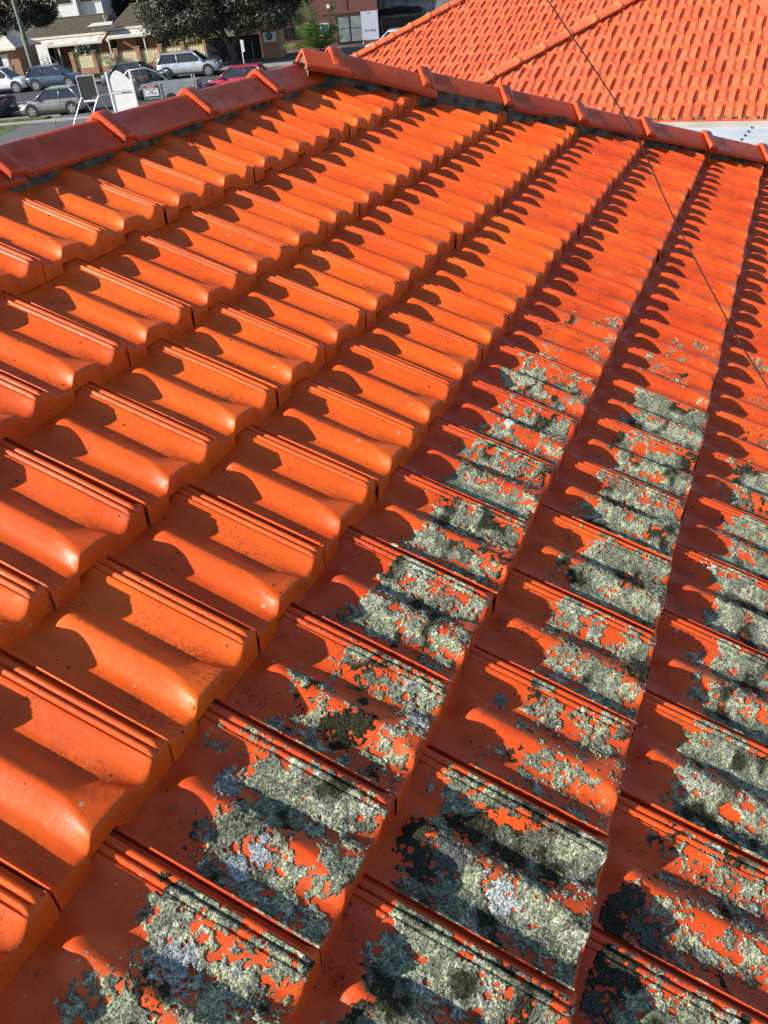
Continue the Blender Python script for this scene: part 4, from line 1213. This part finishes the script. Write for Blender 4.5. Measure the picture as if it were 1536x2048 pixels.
M_TEAL = plain('teal panel', (0.02, 0.16, 0.26), .3, var=.5, scale=5, bump=0)
mb = MB(); mb.box(13.27, 13.91, -.115, -.102, .97, 1.78); mb.build('display_panel', M_TEAL, fr)
# projecting bay with a painted panel under the tree
by = thing('brick_bay', 'salmon brick bay with a teal and white panel seen under the big tree', 'building', 9.6, 24.4)
mb = MB(); mb.box(-.55, .85, 0, 3.5, .0, 2.1); mb.build('wall', M_PIER, by)
mb = MB(); mb.box(-.35, .75, -.03, -.001, 1.25, 1.95); pn = mb.build('sign_panel', M_WHITE, by)
mb = MB(); mb.disc((.15, -.045, 1.66), .30, .02, 'y', 14); mb.build('sign_emblem', M_TEAL, pn)
gw = thing('grey_building', 'grey rendered building with a creeper covered parapet right of the for sale board', 'building', 18.4, 33)
M_REND = plain('grey weathered render', (0.20, 0.20, 0.20), .9, var=.35, scale=1.5, bump=.3)
mb = MB(); mb.box(.02, 8.5, 0, 7, -.1, 3.2); mb.build('wall', M_REND, gw)
window(gw, .3, 3.8, .0, 1.7, bars=2)
wb_ = thing('white_roofed_shed', 'long low roof with bright white gutter at the top behind the far salmon hip', 'shed', 21.6, 37)
mb = MB(); mb.box(0, 9, 0, 6, 0, 2.3); mb.build('wall', M_REND, wb_)
mb = MB(); mb.add([(-.3, -.5, 2.42), (9.3, -.5, 2.42), (9.3, 6.5, 3.1), (-.3, 6.5, 3.1)], [(0, 1, 2, 3)]); mb.build('roof', M_SHEET, wb_)
mb = MB(); mb.box(-.3, 9.3, -.62, -.5, 2.26, 2.44); mb.build('gutter', M_WHITE, wb_)
mb = MB(); mb.box(1.5, 1.75, -.55, -.3, 0, 2.26); mb.build('post', M_WHITE, wb_)
# dark shade-cloth fence
M_NAVYF = plain('navy shade cloth', (0.012, 0.014, 0.028), .8, var=.3, scale=2, bump=.1)
nf = thing('screen_fence', 'dark navy screened fence behind the trunk of the big tree', 'fence', 0, 25.2)
for i in range(4):
    mb = MB(); mb.box(4.2 + i * 1.15, 5.33 + i * 1.15, -.02, .02, .1, 1.85); mb.build('screen_panel', M_NAVYF, nf)
    mb = MB(); mb.tube([(4.17 + i * 1.15, 0, 0), (4.17 + i * 1.15, 0, 1.9)], .03, 6); mb.build('post', M_BLACK, nf)

# ------------------------------------------------------------------ signs, poles, stands
def lettering(txt, size, mat, parent, loc, rot, name='lettering'):
    cu = bpy.data.curves.new(name, 'FONT'); cu.body = txt; cu.size = size; cu.extrude = .002; cu.align_x = 'CENTER'; cu.align_y = 'CENTER'
    to = bpy.data.objects.new('tmp', cu); COL.objects.link(to)
    bpy.context.view_layer.update()
    me = bpy.data.meshes.new_from_object(to.evaluated_get(bpy.context.evaluated_depsgraph_get()))
    bpy.data.objects.remove(to); me.materials.clear(); me.materials.append(mat)
    o = bpy.data.objects.new(name, me); link(o, parent); o.location = loc; o.rotation_euler = rot
    return o
fs = thing('sale_sign', 'tall pale grey For Sale board standing against the red brick building', 'sign', 17.65, 30.2, .0)
mb = MB(); mb.box(-.72, .75, 0, .05, .35, 2.50); bd = mb.build('board', plain('pale grey board', (0.50, 0.52, 0.62), .5, var=.04, bump=0), fs)
lettering('For Sale', .30, M_BLACK, bd, (0, -.004, 1.06), (math.pi / 2, 0, 0))
mb = MB(); mb.box(-.10, .04, -.012, -.001, 2.33, 2.39); mb.build('logo_mark', M_BLACK, bd)
for x in (-.68, .70):
    mb = MB(); mb.box(x - .03, x + .03, .051, .10, 0, 2.5); mb.build('stake', M_WHITE, fs)
ws = thing('agent_sign', 'white printed board leaning on a prop beside the green pole', 'sign', -9.42, 24, 0)
mb = MB(); mb.box(-.48, .48, 0, .04, .75, 2.62); bd = mb.build('board', plain('white corflute', (0.80, 0.80, 0.80), .45, var=.02, bump=0), ws)
M_INK = plain('grey print', (0.08, 0.08, 0.09), .5, bump=0); M_INKL = plain('pale grey print', (0.40, 0.40, 0.41), .5, bump=0)
pic = [(-.30, -.16, 1.50, 1.60, M_INK), (.20, .32, 1.50, 1.66, M_INK), (-.24, .38, 1.38, 1.43, M_INK), (-.1, .15, 1.60, 1.66, M_INKL), (-.22, -.06, 1.14, 1.30, M_INK), (.20, .34, 1.14, 1.32, M_INK), (-.06, .20, 1.26, 1.30, M_INK), (-.06, .20, 1.14, 1.17, M_INKL), (-.28, .34, 1.74, 1.78, M_INKL)]
for a, b_, z0, z1, m_ in pic:
    mb = MB(); mb.box(a, b_, -.004, -.0005, z0, z1); mb.build('print_block', m_, bd)
for x in (-.40, .40):
    mb = MB(); mb.box(x - .03, x + .03, .041, .09, 0, 2.6); mb.build('stake', M_WHITE, ws)
mb = MB(); mb.tube([(.48, .05, 1.75), (1.75, .6, .1)], .03, 6); mb.build('prop', M_WHITE, ws)

gpole = thing('power_pole', 'grey green timber power pole leaning at the far kerb near the left edge', 'pole', -8.0, 18.4)
M_POLE = plain('weathered green grey pole', (0.16, 0.20, 0.15), .85, var=.25, scale=4, bump=.5)
mb = MB(); mb.tube([(0, 0, 0), (0, 0, 9.5)], [.17, .13], 12); mb.build('pole', M_POLE, gpole, smooth=True)
mb = MB(); mb.tube([(-.17, -.08, 0), (-.16, -.07, 3.6)], .035, 6); mb.build('cable_guard', M_TRIM, gpole)
def post(label, s, t, h, r_, mat, plate=None, grp=None):
    root = thing('street_post', label, 'post', s, t, 0, grp)
    mb = MB(); mb.tube([(0, 0, 0), (0, 0, h)], r_, 8); mb.build('pole', mat, root, smooth=True)
    if plate:
        mb = MB(); mb.box(-.02, .20, -.05, -.02, h - plate, h - .02); mb.build('sign_plate', M_PLATE, root)
    return root
post('pale sign post with a narrow plate standing beyond the red car', 9.5, 14.6, 2.15, .035, M_WHITE, .75)
post('slim pale post under the right side of the big tree crown', 11.2, 22.0, 2.1, .03, M_CONC)
post('cream post rising behind the silver SUV', 3.0, 24.2, 2.55, .045, M_CREAM)
post('thin grey post right of the big trunk', 8.4, 23.5, 1.5, .03, M_CONC)

st_ = thing('panel_stand', 'black panel in an aluminium frame on splayed legs left of the white gate', 'stand', 4.85, -3.5)
M_ALU = plain('aluminium tube', (0.60, 0.62, 0.62), .35, metal=.7, bump=0)
mb = MB(); mb.box(-.44, .44, .0, .05, 1.24, 2.2); mb.build('panel', M_BLACK, st_)
mb = MB(); mb.box(-.50, .50, -.02, .06, 2.2, 2.26); mb.box(-.50, -.44, -.02, .06, 1.15, 2.2); mb.box(.44, .50, -.02, .06, 1.15, 2.2); mb.build('frame', M_ALU, st_)
mb = MB(); mb.box(-.40, .40, -.02, .04, 1.0, 1.08); mb.build('cross_rail', M_WHITE, st_)
for sx in (-1, 1):
    for e, ee in ((-.75, -.25), (.42, .45)):
        mb = MB(); mb.tube([(sx * .47, 0, 1.24), (sx * .47 + e * (1 if sx < 0 else 1), ee, .0)], .028, 6); mb.build('leg', M_ALU, st_)

gt = thing('gate_panel', 'tall white timber gate with an arched top leaning on the trailer', 'gate', 5.75, -1.0)
mb = MB(); arch = [(-.62, 1.14)] + [(-.62 + 1.24 * i / 14, 1.62 + .52 * math.sin(math.pi * (i / 14) ** .85) ** 1.2) for i in range(15)] + [(.62, 1.14)]
mb.prism(arch, .0, .03, 'y'); mb.build('arched_panel', M_WHITE, gt)
mb = MB(); mb.box(-.62, .62, 0, .03, .05, 1.02); mb.build('lower_panel', M_WHITE, gt)
for x in (-.68, .68):
    mb = MB(); mb.box(x - .055, x + .055, -.04, .05, 0, 2.1); mb.build('stile', M_WHITE, gt)
mb = MB(); mb.box(-.62, .62, -.03, .04, 1.03, 1.11); ra = mb.build('rail', M_WHITE, gt)
mb = MB(); mb.box(-.05, .48, -.045, -.032, 1.045, 1.075); mb.build('latch', M_BLACK, ra)

tr_ = thing('box_trailer', 'grey steel box trailer with a danger sign on its side', 'trailer', 7.8, 1.3)
M_GALV = plain('galvanised steel sheet', (0.27, 0.30, 0.34), .45, metal=.4, var=.1, scale=2, bump=.05)
for (nm, a) in (('side_panel', (-1.6, 1.55, -.03, 0, .35, 1.12)), ('side_panel', (-1.6, 1.55, 1.5, 1.53, .35, 1.12)), ('end_panel', (-1.6, -1.57, 0, 1.5, .35, 1.1)), ('end_panel', (1.52, 1.55, 0, 1.5, .35, 1.1)), ('floor_panel', (-1.6, 1.55, 0, 1.5, .33, .36))):
    mb = MB(); mb.box(*a); mb.build(nm, M_GALV, tr_)
mb = MB(); mb.box(-1.62, 1.58, -.045, .0, 1.12, 1.16); mb.build('top_rail', M_ALU, tr_)
for x in (-1.6, -.55, 1.45, 1.6):
    mb = MB(); mb.box(x - .03, x + .03, -.075, -.046, .35, 1.16 + (.3 if x > 1.4 else 0)); mb.build('upright', M_ALU, tr_)
mb = MB(); mb.box(-1.54, -.70, -.095, -.078, .52, 1.10); sg = mb.build('danger_sign', plain('sign white', (0.62, 0.62, 0.68), .4, bump=0), tr_)
mb = MB(); mb.box(-1.53, -.71, -.1, -.0955, .93, 1.085); mb.build('sign_header', M_BLACK, sg)
mb = MB(); mb.box(-1.47, -.77, -.104, -.1005, .955, 1.06); mb.build('header_pill', plain('dull red print', (0.42, 0.05, 0.10), .4, bump=0), sg)
lettering('DANGER', .115, M_WHITE, sg, (-1.12, -.107, 1.005), (math.pi / 2, 0, 0))
lettering('DO NOT ENTER', .085, M_BLACK, sg, (-1.12, -.099, .64), (math.pi / 2, 0, 0))
for a, b_, z0, z1 in ((-1.42, -.84, .85, .885), (-1.20, -1.13, .72, .79), (-1.10, -1.03, .72, .79)):
    mb = MB(); mb.box(a, b_, -.099, -.0955, z0, z1); mb.build('print_block', M_BLACK, sg)
for y in (-.1, 1.6):
    mb = MB(); mb.disc((0, y, .3), .3, .18, 'y', 18); wv = mb.build('wheel', M_TYRE, tr_)
# black machine with hoops standing in front of the sedan
bk = thing('black_machine', 'dark tarped machine with a bent tube hoop standing between the stand and the trailer', 'machine', 5.2, 4.5)
r = random.Random(3)
bm = bmesh.new(); bmesh.ops.create_icosphere(bm, subdivisions=3, radius=1.0)
for v in bm.verts:
    n = float(fbm(v.co.x * 2 + 9, v.co.y * 2 + v.co.z * 3 + 4, 3, 8)); v.co = Vector((v.co.x * .95, v.co.y * .7, max(v.co.z, -.7) * .85 + .65)) * (.8 + .4 * n)
me = bpy.data.meshes.new('tarp'); bm.to_mesh(me); bm.free(); me.materials.append(M_BLACK)
link(bpy.data.objects.new('tarp', me), bk)
mb = MB(); mb.tube([(-1.3, -.6, 0), (-1.2, -.6, 1.2), (-.6, -.6, 1.72), (.5, -.6, 1.78), (1.2, -.6, 1.5), (1.9, -.6, .9), (2.0, -.6, 0)], .035, 8); mb.build('tube_hoop', M_ALU, bk, smooth=True)
for i in range(9):
    a = r.uniform(-.2, 1.2); mb = MB(); mb.tube([(a, -.75, 1.5), (a + r.uniform(-.3, .3), -.8, 1.1), (a + r.uniform(-.2, .6), -.75, .7)], .02, 5); mb.build('hose', M_BLACK, bk, smooth=True)

# ------------------------------------------------------------------ trees and plants
M_BARK = plain('grey brown bark', (0.075, 0.060, 0.048), .95, var=.3, scale=7, bump=.8, bscale=30)
def leaf_mat(name, c0, c1):
    m, nt, b = nodes(name); N = nt.nodes; L = nt.links
    g = N.new('ShaderNodeNewGeometry'); nz = N.new('ShaderNodeTexNoise'); nz.inputs['Scale'].default_value = 1.8; nz.inputs['Detail'].default_value = 5
    L.new(g.outputs['Position'], nz.inputs['Vector']); rp = N.new('ShaderNodeValToRGB')
    rp.color_ramp.elements[0].position = .35; rp.color_ramp.elements[1].position = .65
    rp.color_ramp.elements[0].color = (*c0, 1); rp.color_ramp.elements[1].color = (*c1, 1)
    L.new(nz.outputs['Fac'], rp.inputs[0]); L.new(rp.outputs[0], b.inputs['Base Color']); b.inputs['Roughness'].default_value = .55
    return m
M_LEAF = leaf_mat('dark evergreen leaves', (0.010, 0.016, 0.008), (0.045, 0.060, 0.028))
M_LEAF2 = leaf_mat('backlit dark leaves', (0.008, 0.010, 0.007), (0.022, 0.025, 0.015))  # leaf colour darkened, the backlit shade is painted into it
M_LEAF3 = leaf_mat('camellia leaves', (0.020, 0.045, 0.012), (0.06, 0.10, 0.03))
M_OLIVE = leaf_mat('olive bush leaves', (0.08, 0.08, 0.02), (0.18, 0.16, 0.05))
def leaf_cloud(name, blobs, count, size, mat, parent, seed=0, shell=.55):
    """small folded leaf sprigs through the volume of several uneven blobs"""
    r = np.random.RandomState(seed)
    vol = np.array([b_[1][0] * b_[1][1] * b_[1][2] for b_ in blobs]); pick = r.choice(len(blobs), count, p=vol / vol.sum())
    c = np.array([b_[0] for b_ in blobs])[pick]; rad = np.array([b_[1] for b_ in blobs])[pick]
    d = r.normal(size=(count, 3)); d /= np.linalg.norm(d, axis=1)[:, None]
    rr = shell + (1 - shell) * r.rand(count) ** .6
    lump = .80 + .42 * vnoise(d[:, 0] * 3 + c[:, 0] * 7, d[:, 1] * 3 + d[:, 2] * 4 + c[:, 2] * 5, seed)
    P = c + d * rad * (rr * lump)[:, None]
    a = r.normal(size=(count, 3)); a /= np.linalg.norm(a, axis=1)[:, None]
    b_ = np.cross(a, d + .3 * r.normal(size=(count, 3))); b_ /= np.linalg.norm(b_, axis=1)[:, None] + 1e-9
    s_ = (size * r.uniform(.6, 1.4, count))[:, None]
    V = np.stack([P - a * s_, P + b_ * s_ * .55 + a * s_ * .1, P + a * s_, P - b_ * s_ * .55 + a * s_ * .1], 1).reshape(-1, 3)
    F = np.arange(count * 4).reshape(-1, 4)
    o = bpy.data.objects.new(name, fast_mesh(name, V, F, mat, False)); link(o, parent); return o
def tree(label, s, t, trunk, limbs, blobs, count, size, mat, seed, name='street_tree', cat='tree'):
    root = thing(name, label, cat, s, t)
    mb = MB(); mb.tube(*trunk, 10); mb.build('trunk', M_BARK, root, smooth=True)
    for l in limbs:
        mb = MB(); mb.tube(*l, 7); mb.build('limb', M_BARK, root, smooth=True)
    leaf_cloud('crown', blobs, count, size, mat, root, seed)
    return root
r = random.Random(21)
bl = []
for i in range(46):
    x = r.uniform(-6.0, 5.4); edge = 1 - abs(x + .2) / 7.2
    z = r.uniform(2.7 + abs(x) * .05, 3.4 + 5.0 * edge); y = r.uniform(-3.4, 3.4) * edge
    bl.append(((x, y, z), (r.uniform(1.0, 1.7), r.uniform(1.0, 1.6), r.uniform(.7, 1.2))))
bl += [((-6.2, -1, 4.3), (1.0, 1.0, .9)), ((-5.2, -1.4, 3.0), (1.0, 1, .7)), ((-4.6, -1.8, 4.4), (1.1, 1.2, 1.1)), ((4.9, -.5, 2.9), (1.2, 1.3, .9)), ((1.5, -1, 2.9), (1.7, 1.5, .8)), ((-2.0, -1, 3.0), (1.8, 1.5, .8)), ((3.4, -1, 3.0), (1.5, 1.5, .9)),
       ((-3.9, -1.6, 3.2), (1.3, 1.3, .8)), ((0, 0, 6), (3, 2.5, 2.0)), ((3, 0, 5), (2.5, 2.2, 1.8)), ((-3, 0, 5.2), (2.5, 2.2, 1.6))]
tree('large dark evergreen street tree with a spreading crown over the silver SUV', 7.2, 22.1,
     ([(0, 0, -.1), (-.12, 0, .9), (-.45, 0, 1.7), (-.8, .1, 2.6), (-1.0, .1, 4.2)], [.34, .28, .24, .20, .10]),
     [([(-.2, 0, 1.0), (.35, .1, 2.0), (.9, .1, 3.2), (1.8, .2, 4.6)], [.20, .16, .12, .06]), ([(-.5, 0, 1.8), (-1.6, -.2, 2.6), (-3.0, -.4, 3.4)], [.15, .11, .06]), ([(.3, .1, 1.9), (1.8, -.3, 2.8), (3.4, -.4, 3.4)], [.13, .1, .05])],
     bl, 90000, .085, M_LEAF, 5)
r = random.Random(8); bl = []
for i in range(26):
    x = r.uniform(-5, 2.6); bl.append(((x, r.uniform(-1.6, 1.6), r.uniform(4.1 + max(0, -x - 2) * -.1, 7.2)), (r.uniform(.8, 1.3), r.uniform(.8, 1.2), r.uniform(.6, .9))))
bl += [((-1.2, 0, 4.0), (.9, .8, .55)), ((.6, 0, 4.2), (.9, .8, .5)), ((2.4, 0, 4.6), (1.0, .8, .7)), ((-2.6, 0, 3.9), (1, .9, .6)), ((3.2, 0, 5.2), (.9, .8, .9))]
tree('street tree with its crown coloured dark as if backlit, overhanging the top left corner', -9.4, 20.0, ([(-3.6, 0, -.1), (-3.4, 0, 2.5), (-2.4, 0, 4.6), (-1.5, 0, 6)], [.25, .2, .14, .06]), [([(-3.0, 0, 3.4), (-.8, .2, 4.4), (1.4, 0, 5.0)], [.12, .08, .04])], bl, 42000, .075, M_LEAF2, 9)
def bush(label, s, t, blobs, count, size, mat, seed, flowers=None):
    root = thing('garden_bush', label, 'bush', s, t)
    mb = MB(); mb.tube([(0, 0, 0), (0, 0, blobs[0][0][2])], [.04, .02], 6); mb.build('stem', M_BARK, root)
    leaf_cloud('foliage', blobs, count, size, mat, root, seed)
    if flowers:
        f = leaf_cloud('flowers', blobs, flowers, size * 1.1, M_WHITE, root, seed + 1, .95); tag(f, kind='stuff')
bush('flowering camellia bush with white blooms above the left cream panels', -7.4, 27.2, [((0, 0, 1.5), (.9, .5, .65)), ((-.5, 0, 1.2), (.6, .5, .6)), ((.5, 0, 1.5), (.6, .5, .45))], 2600, .07, M_LEAF3, 4, 130)
bush('olive yellow bush above the fence beside the big tree', 1.4, 27.3, [((0, 0, 1.7), (.9, .6, .6)), ((.9, 0, 1.5), (.9, .6, .6)), ((-.3, 0, 1.9), (.5, .4, .5))], 3200, .07, M_OLIVE, 6, 60)
bush('olive yellow shrub hanging over the fence end behind the silver SUV', 3.4, 27.0, [((0, 0, 1.9), (1.2, .6, .7)), ((1.0, 0, 1.7), (.9, .6, .5))], 2600, .07, M_OLIVE, 16)
bush('ragged creeper spilling over the grey parapet', 20.3, 32.6, [((-1.2, 0, 2.2), (.9, .3, .28)), ((0, 0, 2.25), (1.0, .3, .3)), ((1.1, 0, 2.15), (1.0, .3, .28))], 5200, .05, M_LEAF2, 7)
# leafless sapling by the trailer
sp_ = thing('bare_sapling', 'leafless young tree with thin upswept twigs in front of the blue grey sedan', 'tree', 4.35, 9.0)
mb = MB(); mb.tube([(0, 0, 0), (-.02, 0, .8), (.0, 0, 1.45)], [.035, .03, .022], 7); mb.build('trunk', M_BARK, sp_, smooth=True)
r = random.Random(12)
for i in range(11):
    a = -1.2 + i * .24; z = .9 + .05 * i
    mb = MB(); mb.tube([(0, 0, z), (a * .35, r.uniform(-.1, .1), z + .35), (a * .85, r.uniform(-.2, .2), z + .75 + r.uniform(-.1, .25)), (a * 1.1, 0, z + 1.2)], [.016, .012, .009, .004], 5); mb.build('branch', M_BARK, sp_, smooth=True)
# palm
pm = thing('palm', 'young palm with arching green fronds behind the apex of the ridge', 'palm', 15.1, 15.0)
M_FROND = leaf_mat('palm frond', (0.05, 0.10, 0.02), (0.16, 0.24, 0.05))
mb = MB(); mb.tube([(0, 0, 0), (.02, 0, 1.15)], [.15, .12], 9); mb.build('trunk', M_BARK, pm, smooth=True)
r = random.Random(31)
spec = [(.35, 2.3, 1.0), (-.1, 2.9, 1.0), (1.9, 1.5, .9)]
for i in range(17):
    a = i * 2.4 + r.uniform(-.2, .2); ln = r.uniform(2.2, 3.1); up = r.uniform(.35, 1.25)
    if i in (0, 1): up = 1.45; ln = 3.9
    rachis = []
    for j in range(9):
        f = j / 8; hx = ln * f * max(.12, math.cos(up * .8)); z = 1.15 + ln * (math.sin(up) * f - .35 * f * f * (1.3 - .5 * up))
        rachis.append(Vector((hx * math.cos(a), hx * math.sin(a), z)))
    mb = MB(); mb.tube(rachis, [.018 * (1 - .8 * j / 8) for j in range(9)], 5); fr = mb.build('frond', M_FROND, pm, smooth=True)
    V = []; F = []
    for j in range(1, 34):
        f = j / 34 * 8; k_ = int(f); p = rachis[min(k_, 7)].lerp(rachis[min(k_ + 1, 8)], f - k_)
        side = Vector((-math.sin(a), math.cos(a), 0)); fwd = (rachis[min(k_ + 1, 8)] - rachis[min(k_, 7)]).normalized()
        ll = .5 * math.sin(math.pi * min(1, (j / 34) * .9 + .12)) * ln / 1.5
        for sg in (-1, 1):
            tip = p + side * sg * ll + fwd * ll * .55 - Vector((0, 0, ll * r.uniform(.15, .6)))
            b_ = len(V); V += [p - fwd * .03, p + fwd * .03, p.lerp(tip, .6) + fwd * .028, tip]; F.append((b_, b_ + 1, b_ + 2, b_ + 3))
    lf = MB(); lf.add(V, F); o = lf.build('leaflets', M_FROND, fr); tag(o, kind='stuff')
# backdrop trees behind the houses
for i, (s, t, h_, w_, lab) in enumerate([(-9.0, 50, 8.5, 4.2, 'dark tree mass behind the two cottages'), (-1.5, 49, 8, 4.0, 'tall dark tree behind the right hand cottage'), (3.5, 44, 8, 3.6, 'dark tree behind the large street tree crown')]):
    r = random.Random(60 + i)
    bl = [((r.uniform(-w_, w_), r.uniform(-2, 2), r.uniform(2.5, h_)), (r.uniform(1.2, 2.0), r.uniform(1.2, 2), r.uniform(1, 1.6))) for _ in range(16)]
    tree(lab, s, t, ([(0, 0, 0), (.1, 0, h_ * .6)], [.3, .12]), [], bl, 16000, .14, M_LEAF2, 70 + i, 'backdrop_tree')
# tiny yellow weed on the nature strip
yw = thing('dandelion', 'small yellow flower at the edge of the driveway just above the ridge capping', 'flower', 2.7, -3.9)
mb = MB(); mb.tube([(0, 0, 0), (0, 0, .28)], .012, 5); mb.build('stem', M_LEAF3, yw)
mb = MB(); mb.disc((0, 0, .30), .07, .05, 'z', 8); mb.build('bloom', plain('yellow petals', (.75, .62, .08), .6, bump=0), yw)
